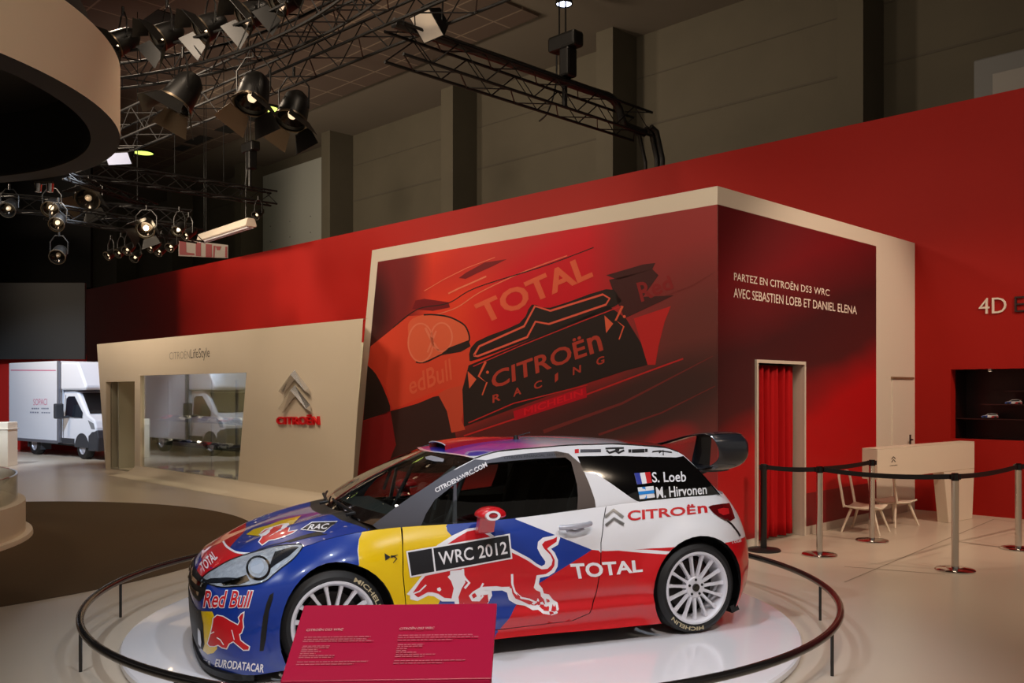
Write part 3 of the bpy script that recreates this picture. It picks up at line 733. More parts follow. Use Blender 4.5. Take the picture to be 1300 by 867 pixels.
BW = qb((208, 552), (232, 470), (248, 400), (255, 345), (290, 316), (340, 326), (400, 362), (455, 392), (466, 370), (456, 340), (480, 308), (512, 290), (508, 335), (502, 360), (508, 420), (492, 468), (476, 478), (484, 520), (520, 548), (556, 572), (548, 606), (500, 608), (450, 566), (420, 540), (392, 556), (370, 597), (328, 588), (300, 568), (270, 578), (230, 576))
sticker('bumper_bull_outline', [BW], M_swhite, .0022, 4); sticker('bumper_bull', [inset(BW, 1.3)], M_sred, .003, 4)
sticker('bumper_bull_lines', [ribbon(qb((290, 500), (320, 520), (345, 560)), 1.2), ribbon(qb((410, 440), (430, 520)), 1.0), ribbon(qb((240, 470), (270, 455)), 1.2)], M_swhite, .0038, 4)
word('EURODATACAR', qb((272, 735), (662, 784), (670, 716), (284, 672)), M_swhite, bold=.02)
word('LUXTA', qb((92, 694), (240, 732), (246, 692), (98, 650)), M_swhite, bold=.015, gap=.3)
# bonnet
sticker('bonnet_nose_paint', [q1((88, 392), (72, 352), (90, 300), (130, 240), (170, 212), (212, 188), (235, 222), (285, 248), (345, 250), (285, 278), (215, 302), (150, 335), (118, 372))], M_sred, .0012, 6, gap=.4)
sticker('bonnet_line', [ribbon(catmull(q1((211, 186), (230, 214), (280, 242), (350, 248)), 5), 2.6)], M_swhite, .002, 5, gap=.3)
word('TOTAL', q1((112, 345), (185, 270), (160, 232), (92, 300)), M_swhite, .003, bold=.02, gap=.4)
sticker('bonnet_sun', [q1((325, 152), (362, 126), (440, 104), (505, 80), (600, 58), (560, 100), (430, 130), (388, 160))], M_yel, .0012, 5, gap=.4)
HB = q1((385, 190), (402, 165), (385, 150), (420, 125), (500, 100), (552, 94), (540, 135), (585, 128), (560, 148), (510, 168), (470, 180), (440, 185), (405, 210))
sticker('bonnet_bull_outline', [HB], M_swhite, .002, 5, gap=.4); sticker('bonnet_bull', [inset(HB, 1.2)], M_sred, .003, 5, gap=.4)
sticker('bonnet_crest', [q1((598, 128), (655, 92), (782, 88), (715, 140))], M_sblack, .002, 5, gap=.4); sticker('crest_edge', [ribbon(q1((598, 128), (655, 92), (782, 88), (715, 140), (598, 128)), 1.0)], M_swhite, .003, 5, gap=.4)
word('RAC', q1((630, 130), (725, 125), (745, 98), (650, 102)), M_swhite, .003, bold=.02, gap=.4)
sticker('bonnet_vent', [q1((520, 188), (600, 160), (690, 136), (715, 148), (620, 172), (545, 192))], M_trim, .002, 5, gap=.4)
# grey scuttle and shut lines between bonnet and wing
sticker('bonnet_gap', [ribbon(catmull(q1((345, 250), (420, 215), (520, 190), (640, 165), (730, 150)), 5), .9)], M_trim, .0018, 5, gap=.4)
# headlamp: bright reflector bowl, dark bezel, projector and clear cover
HL = catmull(q1((100, 388), (128, 350), (180, 318), (240, 285), (310, 258), (380, 238), (470, 213), (545, 205), (606, 205), (592, 240), (555, 280), (500, 322), (460, 355), (425, 384), (370, 402), (280, 412), (200, 415), (150, 402)), 3, True)
M_refl = mat('lamp_reflector', (226, 229, 234), .2, metal=.35, coat=1., bump=1., noise=.35, nscale=24)
hl = sticker('headlamp', [HL], M_refl, .003, 4, gap=.3)
sticker('lamp_bezel', [ribbon(HL + [HL[0]], 1.1)], M_trim, .0045, 5, hl, gap=.3)
sticker('lamp_bezel', [q1((108, 388), (150, 372), (230, 368), (330, 372), (300, 386), (200, 396), (140, 398)), q1((470, 240), (560, 214), (590, 216), (540, 262), (480, 300), (440, 330), (450, 290))], mat('lamp_dark', (60, 62, 68), .25, metal=.6), .004, 4, hl, gap=.3)
ell = lambda cx, cy_, a, b, n=22: [(cx + a * math.cos(t), cy_ + b * math.sin(t)) for t in np.linspace(0, 2 * PI, n, endpoint=False)]
sticker('projector', [q1(*ell(388, 322, 62, 62))], M_chrome, .006, 3, hl, gap=.3); sticker('projector', [q1(*ell(388, 322, 50, 50))], M_refl, .008, 3, hl, gap=.3); sticker('projector_lens', [q1(*ell(384, 318, 34, 36))], mat('projector_glass', (200, 206, 215), .05, coat=1.), .010, 3, hl, gap=.3)
sticker('lamp_bar', [q1((205, 398), (330, 356), (345, 384), (290, 405), (215, 408))], M_chrome, .007, 4, hl, gap=.3)
sticker('lamp_cover', [HL], M_lens, .013, 4, hl, gap=.3)
# tail lamp
TL = q5((968, 562), (1000, 550), (1060, 542), (1112, 536), (1132, 585), (1150, 640), (1120, 658), (1085, 655), (1040, 630), (1005, 605))
t = sticker('tail_lamp', [TL], mat('tail_red', (88, 8, 14), .12, coat=1., spec=.6), .006, 4, gap=.3)
sticker('lamp_chamber', [q5((1030, 580), (1070, 570), (1105, 575), (1110, 610), (1070, 620), (1040, 605))], mat('tail_bright', (190, 30, 34), .2, coat=1.), .008, 4, t, gap=.3)
sticker('tail_gap', [ribbon(q5((1098, 655), (1130, 680), (1170, 730), (1188, 762)), 2.2)], M_trim, .003, 4, gap=.3)
word('Total', zz(790, 660, 5.417)((748, 164), (818, 150), (810, 122), (742, 140)), M_swhite, .003, gap=.3)
# front wing outlet slot in front of the wheel
sticker('wing_slot', [qb((712, 160), (744, 140), (738, 190), (708, 290), (694, 400), (682, 520), (662, 608), (630, 610), (640, 480), (660, 330), (688, 220))], M_trim, .002, 4)

# nose: grille mouths, chevron bars, fog lamp pods (belt domain)
def belt_patch(polys, m, d, name, parent=None, sides=(1, -1), step=.03):
    mb = MB()
    for P in polys:
        V, F, C = cdt([], step, P)
        for s in sides:
            vs = []
            for v in V:
                p = belt(v[0], v[1]); a = belt(v[0] + .02, v[1]) - belt(v[0] - .02, v[1]); b = belt(v[0], v[1] + .01) - belt(v[0], v[1] - .01)
                n = a.cross(b).normalized(); n = n if n.dot(Vector((-2.5, 0, 0)) - Vector((0, 0, 0))) > 0 or n.y < 0 else -n
                p = p + n * d; vs.append((p.x, p.y * s, p.z))
            mb.add(vs, F if s == 1 else [f[::-1] for f in F])
    return obj(name, mb, m, parent or CAR, smooth=60, fix=False)
belt_patch([[(-2.75, .41), (-2.36, .41), (-2.30, .46), (-2.34, .53), (-2.75, .535)]], M_trim, .003, 'grille')
belt_patch([[(-2.75, .11), (-2.42, .11), (-2.36, .16), (-2.40, .36), (-2.75, .37)]], M_trim, .003, 'lower_grille')
belt_patch([ribbon([(-2.75, .525), (-2.66, .49), (-2.36, .50)], .02), ribbon([(-2.75, .475), (-2.66, .44), (-2.38, .45)], .02)], M_chrome, .012, 'chevron_bars')
for sd in (1, -1): belt_patch([[(-2.40, .14), (-2.33, .13), (-2.27, .18), (-2.28, .30), (-2.33, .37), (-2.39, .36)]], M_trim, .003, 'fog_lamp_recess', sides=(sd,))
for sd in (1, -1): belt_patch([[(-2.375, .16), (-2.33, .15), (-2.30, .19), (-2.31, .25), (-2.36, .26)]], M_chrome, .01, 'fog_lamp', sides=(sd,))
# splitter lip below the nose
m = MB(); us = np.linspace(-2.75, -1.80, 30)
for s in (1, -1):
    rows = []
    for u in us:
        p = belt_col(u)[0]; k = sst((-1.80 - u) / .25); q = Vector((p[0] - .015 * k, -s * (p[1] + .012 * k - .02 * (1 - k)), p[2]))
        rows.append([(p[0], -s * p[1], .060), (q.x, q.y, .054), (q.x, q.y, .022), (p[0] + .05, -s * max(0, p[1] - .04), .016)])
    m.grid(rows)
obj('front_splitter', m, M_trim, CAR, smooth=50)

# ---- wheels
TR, TW, RIM = .311, .225, .240
def wheel_proto(y):
    wh = bpy.data.objects.new('wheel', None); COL.objects.link(wh); wh.parent = CAR; wh.empty_display_size = .1
    MW = Matrix.Rotation(R(90), 4, 'X')           # wheel drawn round z, turned so that its outside looks to -y
    h = TW / 2
    t = MB().lathe([(RIM - .02, -h + .01), (RIM + .02, -h), (TR - .03, -h + .002), (TR - .008, -h + .02), (TR, -h + .05), (TR, 0), (TR, h - .05), (TR - .008, h - .02), (TR - .028, h - .004), (RIM + .03, h + .004), (RIM + .006, h - .002), (RIM - .012, h - .015)], 64, MW)
    obj('tyre', t, M_tyre, wh, smooth=35)
    r = MB(); r.lathe([(RIM - .03, -h + .02), (RIM - .03, h - .045), (RIM - .024, h - .03), (RIM - .02, h - .010), (RIM - .008, h + .003), (RIM + .004, h + .002), (RIM + .008, h - .008)], 64, MW)
    r.lathe([(.0, h - .022), (.066, h - .022), (.074, h - .028), (.076, h - .075), (.03, h - .075)], 40, MW)
    for i in range(15):
        a = 2 * PI * i / 15 + .08; ca, sa = math.cos(a), math.sin(a)
        def P(rr, t_, z): return MW @ Vector((rr * ca - t_ * sa, rr * sa + t_ * ca, z))
        st = [(.06, .0135, h - .030, .02), (.10, .0110, h - .022, .02), (.17, .0100, h - .016, .02), (.220, .0145, h - .012, .02)]
        vs = []; fs = []
        for rr, wd, z, th in st: vs += [P(rr, -wd, z - th), P(rr, -wd * .75, z), P(rr, wd * .75, z), P(rr, wd, z - th)]
        for k in range(len(st) - 1): fs += [(k * 4 + j, k * 4 + (j + 1) % 4, k * 4 + 4 + (j + 1) % 4, k * 4 + 4 + j) for j in range(4)]
        r.add(vs, fs)
    obj('rim', r, M_rim, wh, smooth=35)
    c = MB().lathe([(0, h - .008), (.014, h - .008), (.016, h - .013), (.026, h - .013), (.028, h - .03)], 24, MW); obj('centre_cap', c, M_gloss, wh, smooth=40)
    for i in range(5):
        a = 2 * PI * i / 5 + .3; b = MB().lathe([(0, h - .014), (.007, h - .014), (.0095, h - .018), (.0095, h - .03)], 8, MW @ Matrix.Translation((.052 * math.cos(a), .052 * math.sin(a), 0))); obj('wheel_nut', b, M_trim, wh, smooth=40)
    d = MB().lathe([(.05, .0), (.165, .0), (.165, -.03), (.05, -.03)], 40, MW); obj('brake_disc', d, mat('disc_iron', (62, 58, 56), .45, metal=.8), wh, smooth=40)
    d = MB().lathe([(.0, -.035), (RIM - .03, -.035), (RIM - .03, -.05), (0, -.05)], 40, MW); obj('brake_shroud', d, M_int, wh, smooth=40)
    cl = MB().lathe([(.12, .02), (.175, .02), (.175, -.04), (.12, -.04), (.12, .02)], 10, MW, a0=.3, a1=1.3); obj('brake_caliper', cl, mat('caliper', (60, 14, 14), .4), wh, smooth=40)
    # sidewall lettering
    L = MB(); V, F = glyphs('MICHELIN', bold=.02)
    pts = []
    for u, v in V:
        a = R(-80) - R(58) * u; rr = TR - .052 + .026 * v
        pts.append(MW @ Vector((rr * math.cos(a), rr * math.sin(a), h + .0045)))
    L.add(pts, F)
    obj('tyre_lettering', L, mat('tyre_ink', (190, 176, 140), .6), wh, fix=False)
    return wh
YW_ = .89 - TW / 2
wp = wheel_proto(0)
for i, (sx_, sy_) in enumerate(((1, -1), (-1, -1), (1, 1), (-1, 1))):
    q = wp if i == 0 else copy_tree(wp, CAR)
    q.location = (sx_ * XA, sy_ * YW_, ZA); q.rotation_euler = (0, 0 if sx_ > 0 else R(-145), 0) if sy_ < 0 else (0, 0, PI)

# ---- roof scoop
m = MB(); pts = []
def scoop(x0, x1, w0, w1, h0):
    rows = []
    for i, x in enumerate(np.linspace(x0, x1, 8)):
        t = i / 7; wv = w0 + (w1 - w0) * t; hh = h0 * (1 - t ** 1.6) + .004
        rows.append([(x, y, roof_z(x, y) + hh * (1 - .25 * abs(k) ** 3)) for k, y in [(k, k * wv) for k in np.linspace(-1, 1, 9)]])
    return rows
top = scoop(-.33, .27, .18, .06, .04)
bot_ = [[(x, y, roof_z(x, y) - .004) for x, y, z in r] for r in top]
m.grid(top); m.grid([[t[0] for t in top], [b[0] for b in bot_]]); m.grid([[t[-1] for t in top], [b[-1] for b in bot_]])
sc = obj('roof_scoop', m, M_red, CAR, smooth=50)
f = MB().grid([top[0], [(x + .02, y, z - .008) for x, y, z in top[0]]]); f.tube(top[0], .004, 6); obj('scoop_lip', f, M_swhite, sc, smooth=50)
f = MB().grid([[(x + .05, y * .97, z - .012) for x, y, z in top[0]], [(x + .05, y * .97, z) for x, y, z in bot_[0]]]); obj('scoop_mouth', f, M_int, sc)
sticker('sun_strip_lettering', [zz(540, 545, 8.125)((0, 290), (60, 275), (130, 290), (195, 310), (185, 340), (100, 335), (10, 312))], M_silv, .004, 4, gap=.3)
# aerial
obj('roof_aerial', MB().lathe([(0, .03), (.012, .028), (.02, 0)], 12, Matrix.Translation((.22, -.12, roof_z(.22, -.12)))).tube([(.22, -.12, roof_z(.22, -.12) + .02), (.33, -.12, roof_z(.3, -.12) + .045)], .004, 6), M_trim, CAR, smooth=50)

# ---- rear wing: one carbon loop, blade across the car and rounded near end
WG = bpy.data.objects.new('rear_wing', None); COL.objects.link(WG); WG.parent = CAR; WG.empty_display_size = .1
def loft(name, path, th, n=18):
    P = catmull(path, 4); m = MB(); rows = []
    for i, (y, z, x0, x1) in enumerate(P):
        a, b = P[max(i - 1, 0)], P[min(i + 1, len(P) - 1)]; l = math.hypot(b[0] - a[0], b[1] - a[1]); ny, nz = (b[1] - a[1]) / l, -(b[0] - a[0]) / l
        xc, hw = (x0 + x1) / 2, (x1 - x0) / 2
        rows.append([(xc + hw * math.copysign(abs(math.cos(t)) ** .8, math.cos(t)), y + ny * th * math.sin(t), z + nz * th * math.sin(t)) for t in np.linspace(0, 2 * PI, n + 1)])
    m.grid(rows); m.add(rows[0][:-1], [tuple(range(n))]); m.add(rows[-1][:-1], [tuple(range(n))])
    return obj(name, m, M_carbon, WG, smooth=50)
loft('upper_blade', [(-.655, 1.325, 1.50, 1.775), (-.58, 1.335, 1.485, 1.775), (-.40, 1.315, 1.47, 1.77), (-.2, 1.275, 1.47, 1.76), (0, 1.235, 1.47, 1.75), (.25, 1.20, 1.47, 1.75), (.5, 1.185, 1.47, 1.75), (.63, 1.17, 1.48, 1.75)], .016)
loft('end_plate', [(-.48, 1.085, 1.45, 1.66), (-.60, 1.088, 1.46, 1.70), (-.665, 1.115, 1.495, 1.75), (-.695, 1.165, 1.535, 1.785), (-.705, 1.23, 1.53, 1.79), (-.695, 1.285, 1.51, 1.785), (-.655, 1.322, 1.50, 1.775)], .017)
loft('end_plate', [(.63, 1.17, 1.48, 1.75), (.66, 1.14, 1.49, 1.74), (.65, 1.09, 1.5, 1.72), (.55, 1.07, 1.5, 1.68)], .016)
loft('lower_blade', [(-.60, 1.075, 1.44, 1.70), (-.2, 1.06, 1.44, 1.70), (.2, 1.06, 1.44, 1.70), (.60, 1.075, 1.44, 1.70)], .014)
for y in (-.40, .40):
    m = MB(); m.prism([(1.36, 1.10), (1.46, 1.0), (1.62, 1.04), (1.64, 1.075), (1.45, 1.085)], lambda x, z: (x, y - .03, z), lambda x, z: (x, y + .03, z)); obj('wing_foot', m, M_carbon, WG)
    m = MB(); zt_ = 1.30 if y < 0 else 1.19; m.prism([(1.5, 1.06), (1.66, 1.06), (1.68, zt_), (1.56, zt_)], lambda x, z: (x, y - .01, z), lambda x, z: (x, y + .01, z)); obj('wing_strut', m, M_carbon, WG)

# ---- mirrors
for s in (1, -1):
    m = MB(); rows = []
    for k in range(11):                            # pod: a blunt shell, wide outwards
        t = -1 + 2 * k / 10; y = -(.935 + .085 * t); r_ = math.sqrt(max(0, 1 - abs(t) ** 3)); 
        rows.append([(-.285 + .088 * r_ * (math.cos(a) if math.cos(a) > 0 else 1.15 * math.cos(a)), s * y, .893 + .052 * r_ * (math.sin(a) if math.sin(a) > 0 else .45 * math.sin(a))) for a in np.linspace(0, 2 * PI, 25)])
    m.grid(rows)
    pod = obj('door_mirror', m, M_red, CAR, smooth=60)
    m = MB(); m.hexa([(-.36, s * -.915, .785), (-.255, s * -.915, .785), (-.255, s * -.845, .765), (-.36, s * -.845, .765), (-.37, s * -.985, .885), (-.27, s * -.985, .885), (-.27, s * -.915, .885), (-.37, s * -.915, .885)])
    obj('mirror_stalk', m, M_red, pod, bevel=.008)
    if s == 1:
        m = MB(); M = Matrix.Translation((-.305, -1.018, .898)) @ Matrix.Rotation(R(80), 4, 'X')
        m.lathe([(.022, .006), (.036, .006), (.036, -.02), (.022, -.02)], 24, M @ Matrix.Diagonal((1.3, .8, 1, 1))); obj('mirror_mark', m, M_swhite, pod, smooth=40)
# ---- wipers
for y0_, y1_ in ((-.50, .02), (.05, .52)):
    m = MB(); pts = []
    for t in np.linspace(0, 1, 8):
        v = (y0_ + (y1_ - y0_) * t) / .72; p = ws_pt(v, .03 + .05 * t); pts.append(p + Vector((-.02, 0, .022)))
    m.tube(pts, .008, 6); m.tube([pts[0] + Vector((-.05, 0, -.01)), pts[0], pts[4] + Vector((-.012, 0, .012))], .011, 6)
    obj('wiper', m, M_trim, CAR, smooth=50)

# ---- cabin
m = MB(); m.box(-.95, 1.45, -.70, -.66, .16, .82); m.box(-.95, 1.45, .66, .70, .16, .82); m.box(-1.0, -.95, -.70, .70, .16, .80); m.box(1.45, 1.5, -.68, .68, .16, .9); obj('cabin_lining', m, M_int, CAR)
m = MB(); m.prism([(-1.02, .70), (-.95, .86), (-.66, .855), (-.55, .78), (-.56, .62), (-.9, .55)], lambda x, z: (x, -.655, z), lambda x, z: (x, .655, z)); obj('dashboard', m, mat('dash_flock', (44, 48, 48), .9), CAR, bevel=.02)
m = MB(); M = Matrix.Translation((-.40, -.33, .83)) @ Matrix.Rotation(R(-68), 4, 'Y')
m.tube([M @ Vector((.165 * math.cos(a), .165 * math.sin(a), 0)) for a in np.linspace(0, 2 * PI, 28, endpoint=False)], .015, 8, closed=True)
for a in (0, 2.1, 4.2): m.tube([M @ Vector((0, 0, -.03)), M @ Vector((.165 * math.cos(a), .165 * math.sin(a), 0))], .012, 6)
m.tube([M @ Vector((0, 0, -.03)), M @ Vector((0, 0, -.3))], .02, 6); obj('steering_wheel', m, M_int, CAR, smooth=50)
def seat(y):
    m = MB(); side = [(.0, .30), (.06, .24), (.42, .26), (.50, .34), (.62, .80), (.66, 1.06), (.60, 1.10), (.53, 1.07), (.46, .80), (.34, .45), (.08, .42)]
    m.prism(side, lambda x, z: (x, y - .20, z), lambda x, z: (x, y + .20, z)); s_ = obj('bucket_seat', m, M_int, CAR, bevel=.03)
    for k in (-1, 1):
        w_ = MB(); w_.prism([(.33, .50), (.40, .48), (.62, .86), (.66, 1.10), (.50, 1.09), (.42, .9)], lambda x, z: (x, y + k * .20 - .02, z), lambda x, z: (x, y + k * .23 + .02, z)); obj('seat_wing', w_, M_int, s_, bevel=.01)
seat(-.34); seat(.34)
m = MB()
for s in (-1, 1):
    m.tube([(-.86, s * .66, .45), (-.80, s * .655, .88), (-.36, s * .555, 1.17), (.55, s * .535, 1.22), (.60, s * .60, .9), (.60, s * .64, .3)], .02, 8)
    m.tube([(.56, s * .53, 1.21), (1.15, s * .52, .75)], .02, 8); m.tube([(-.55, s * .63, .9), (-.50, s * .60, 1.06)], .012, 6)
    m.tube([(-.78, s * .66, .42), (.58, s * .64, .62)], .02, 8); m.tube([(-.30, s * .56, 1.17), (-.62, s * .66, .45)], .016, 8)
m.tube([(.57, -.53, 1.21), (.57, .53, 1.21)], .02, 8); m.tube([(.57, -.53, 1.2), (.60, .6, .5)], .02, 8); m.tube([(.57, .53, 1.2), (.60, -.6, .5)], .02, 8); m.tube([(-.36, -.55, 1.17), (-.36, .55, 1.17)], .02, 8)
obj('roll_cage', m, mat('cage_grey', (52, 54, 58), .5), CAR, smooth=50)
m = MB(); m.tube([(.73, -.55, .97), (.80, -.60, 1.10)], .012, 6)
obj('harness_strut', m, mat('pale_green_strut', (120, 170, 150), .5), CAR, smooth=50)
# exhaust, sill plate and jacking mark
m = MB(); m.tube([(1.6, -.25, .17), (1.86, -.25, .17)], .035, 16); obj('tail_pipe', m, M_steel, CAR, smooth=50)
for s in (-1, 1):
    m = MB(); x0 = XA - .05; m.prism([(x0 + .35, .15), (x0 + .41, .165), (x0 + .43, .12), (x0 + .37, .10)], lambda x, z: (x, s * .84, z), lambda x, z: (x, s * .70, z)); obj('mud_flap', m, M_trim, CAR)
# ------------------------------------------------------------------ turntable and its rail
FX = (-.3291, 6.75)
TT = obj('turntable', MB().lathe([(0, .06), (2.30, .06), (2.335, .056), (2.345, .045), (2.345, .012), (2.33, .010), (2.33, 0)], 128, Matrix.Translation((FX[0], FX[1] - .12, 0))), mat('turntable_lacquer', (226, 224, 228), .16, coat=.5), smooth=40)
tag(TT, 'low round white turntable carrying the rally car', 'turntable')
RL = thing('guard_rail', 'low black ring rail on thin posts around the white turntable', 'rail', (FX[0], FX[1], 0))
RR = 2.62; HRL = .275
M_rail = mat('rail_black', (22, 20, 20), .22, coat=.4)
obj('ring_tube', MB().tube([(RR * math.cos(a), RR * math.sin(a), HRL) for a in np.linspace(0, 2 * PI, 160, endpoint=False)], .024, 12, closed=True), M_rail, RL, smooth=60)
a0 = math.atan2(at_z(1038, 855).y - FX[1], at_z(1038, 855).x - FX[0])
for i in range(12):
    a = a0 + i * 2 * PI / 12
    obj('post', MB().tube([(RR * math.cos(a), RR * math.sin(a), .0), (RR * math.cos(a), RR * math.sin(a), HRL - .02)], .011, 8), M_rail, RL, smooth=60)

# ------------------------------------------------------------------ red information desk in the foreground
IP = thing('information_panel', 'tilted crimson information panel with small white text before the car', 'sign')
DTOP = .60
def ipt(px, py, d): return at_y(px, py, d)
# top edge farther than the bottom edge; the plate tilts towards the viewer
ya, yb = 2.92, 2.62
A, B_, C_, D_ = ipt(355.5, 865.5, yb), ipt(624, 861.5, yb + .03), ipt(631, 765.5, ya + .05), ipt(386, 768, ya)
nrm = (B_ - A).cross(D_ - A).normalized()
if nrm.dot(EYEV - A) < 0: nrm = -nrm
IP.location = (sum((A.x, B_.x, C_.x, D_.x)) / 4, sum((A.y, B_.y, C_.y, D_.y)) / 4, 0); IL = IP.location
lo = lambda p: tuple(Vector(p) - Vector(IL))
M_info = mat('crimson_laminate', (205, 20, 82), .42, spec=.4)
obj('panel', MB().hexa([lo(p - nrm * .025) for p in (A, B_, C_, D_)] + [lo(p) for p in (A, B_, C_, D_)]), M_info, IP, bevel=.004)
E1, E2 = A, B_
dn = [p + Vector((0, -.012, -.16)) for p in (A, B_)]
obj('front_lip', MB().hexa([lo(A - nrm * .025), lo(B_ - nrm * .025), lo(B_), lo(A)] + [lo(p) for p in (dn[0] + Vector((0, .03, 0)), dn[1] + Vector((0, .03, 0)), dn[1], dn[0])]), M_info, IP, bevel=.008)
mx = (A.x + B_.x) / 2; my = (A.y + D_.y) / 2; ztp = (A.z + D_.z) / 2 - .05
obj('stand_leg', MB().box(mx - .09 - IL[0], mx + .09 - IL[0], my - .03 - IL[1], my + .03 - IL[1], .012, ztp), M_info, IP, bevel=.004)
obj('foot_plate', MB().box(mx - .25 - IL[0], mx + .25 - IL[0], my - .18 - IL[1], my + .18 - IL[1], 0, .012), M_info, IP, bevel=.003)
M_ink = mat('panel_ink', (236, 190, 200), .5); M_ink2 = mat('panel_ink_fine', (222, 120, 146), .5)
def panel_f3(px, py, d=0):
    r = ray(px, py); t = (A - EYEV).dot(nrm) / r.dot(nrm); return lo(EYEV + r * t + nrm * (.001 + d))
def ptext(txt, x0, y0, x1, y1, h, m, sk=4, **k):
    return obj('panel_text', letter_mb(txt, quad([(x0, y0), (x1, y1), (x1 + sk, y1 - h), (x0 + sk, y0 - h)]), panel_f3, **k), m, IP, fix=False)
zi = lambda x, y: (340 + x / 4.333, 760 + y / 4.333)
for (x0, y0, x1) in ((210, 180, 412), (722, 172, 914)): ptext('CITROËN DS3 WRC', *zi(x0, y0), *zi(x1, y0 - 4), 3.6, M_ink, 1.5, bold=.02)
random.seed(3)
# the fine print is too small to read in the picture; short strokes of ink stand for its words
for (x0, y0, x1) in ((200, 216, 565), (198, 228, 545), (192, 239, 580), (192, 265, 342), (186, 275, 335), (184, 285, 275), (180, 295, 292), (176, 306, 262), (172, 318, 366), (168, 328, 360), (160, 352, 550), (155, 366, 470),
                     (718, 205, 1130), (715, 217, 1160), (712, 231, 1015), (714, 256, 858), (712, 266, 850), (708, 278, 765), (706, 289, 760), (704, 299, 818), (702, 311, 920), (698, 322, 860), (694, 345, 1085), (690, 359, 965)):
    mb = MB(); x = x0
    while x < x1:
        wl = min(random.uniform(10, 34), x1 - x); q = [zi(x, y0 - (x - x0) * .012), zi(x + wl, y0 - (x + wl - x0) * .012), zi(x + wl + 1.5, y0 - (x + wl - x0) * .012 - 5.0), zi(x + 1.5, y0 - (x - x0) * .012 - 5.0)]
        mb.add([panel_f3(*p) for p in q], [(0, 1, 2, 3)]); x += wl + 4.5
    obj('fine_print', mb, M_ink2, IP, fix=False)

# ------------------------------------------------------------------ the red photo box (stand room)
HB_ = 3.82
by1 = on_x(1162, 400, 0)[0]
def on_box(px, py): return on_y(px, py, 0)
tl = on_box(472.5, 319); blp = on_box(438, 690); bx_top = tl[0]; bx_bot = tl[0] + (blp[0] - tl[0]) * (tl[1] - 0) / (tl[1] - blp[1])
HB_ = on_box(911, 236)[1]
M_frame = mat('box_frame_white', (216, 206, 190), .5, noise=.01)
dy0, dz1 = on_x(960, 460.5, 0); dy1 = on_x(1018.5, 462.6, 0)[0]           # doorway with the curtain, on the box's right face
mb = MB(); mb.hexa([(bx_bot, 0, 0), (-.3, 0, 0), (-.3, by1, 0), (bx_bot, by1, 0), (bx_top, 0, HB_), (-.3, 0, HB_), (-.3, by1, HB_), (bx_top, by1, HB_)])
mb.hexa([(-.3, 0, 0), (0, 0, 0), (0, dy0, 0), (-.3, dy0, 0), (-.3, 0, HB_), (0, 0, HB_), (0, dy0, HB_), (-.3, dy0, HB_)])
mb.box(-.3, 0, dy1, by1, 0, HB_); mb.box(-.3, 0, dy0, dy1, dz1, HB_)
struct('wall_box', mb, M_frame)
# poster sheet on the long face
pz = on_box(911, 259.5)[1]; ptl = on_box(480, 332.5); pbl = on_box(454.5, 600)
def poster_x(z): return ptl[0] + (pbl[0] - ptl[0]) * (ptl[1] - z) / (ptl[1] - pbl[1])
def f3p(x, z, d=0): return (x, -.004 - d, z)
def pbox(*pts): return [on_y(x, y, -.004) for x, y in pts]
M_poster = mat('poster_print', (150, 24, 30), .5)
def grad_nodes(m, stops_x, extra):
    """printed picture: colour drifts of the photograph on the poster (object coordinates)"""
    nt = m.node_tree; b = nt.nodes['Principled BSDF']; tc = nt.nodes.new('ShaderNodeTexCoord')
    def blob(cx, cz, rx, rz, ang):
        mp = nt.nodes.new('ShaderNodeMapping'); mp.vector_type = 'TEXTURE'; mp.inputs['Location'].default_value = (cx, 0, cz); mp.inputs['Rotation'].default_value = (0, -ang, 0); mp.inputs['Scale'].default_value = (rx, 1e3, rz)
        nt.links.new(tc.outputs['Object'], mp.inputs[0]); g = nt.nodes.new('ShaderNodeTexGradient'); g.gradient_type = 'SPHERICAL'; nt.links.new(mp.outputs[0], g.inputs[0])
        r = nt.nodes.new('ShaderNodeMath'); r.operation = 'SMOOTH_MIN'; r.inputs[1].default_value = .5; r.inputs[2].default_value = .2; nt.links.new(g.outputs['Fac'], r.inputs[0])
        k = nt.nodes.new('ShaderNodeMath'); k.operation = 'MULTIPLY'; k.inputs[1].default_value = 2.; k.use_clamp = True; nt.links.new(r.outputs[0], k.inputs[0]); return k.outputs[0]
    prev = None
    for (cx, cz, rx, rz, ang, col, amt) in extra:
        f = blob(cx, cz, rx, rz, ang); s = nt.nodes.new('ShaderNodeMath'); s.operation = 'MULTIPLY'; s.inputs[1].default_value = amt; nt.links.new(f, s.inputs[0])
        mx = nt.nodes.new('ShaderNodeMix'); mx.data_type = 'RGBA'; nt.links.new(s.outputs[0], mx.inputs[0])
        if prev is None: mx.inputs[6].default_value = lin(stops_x)
        else: nt.links.new(prev, mx.inputs[6])
        mx.inputs[7].default_value = lin(col); prev = mx.outputs[2]
    nt.links.new(prev, b.inputs['Base Color'])
def PB(px, py): return on_y(px, py, 0)
def blob_px(px, py, rx, rz, ang, col, amt=1.): x, z = PB(px, py); return (x, z, rx, rz, ang, col, amt)
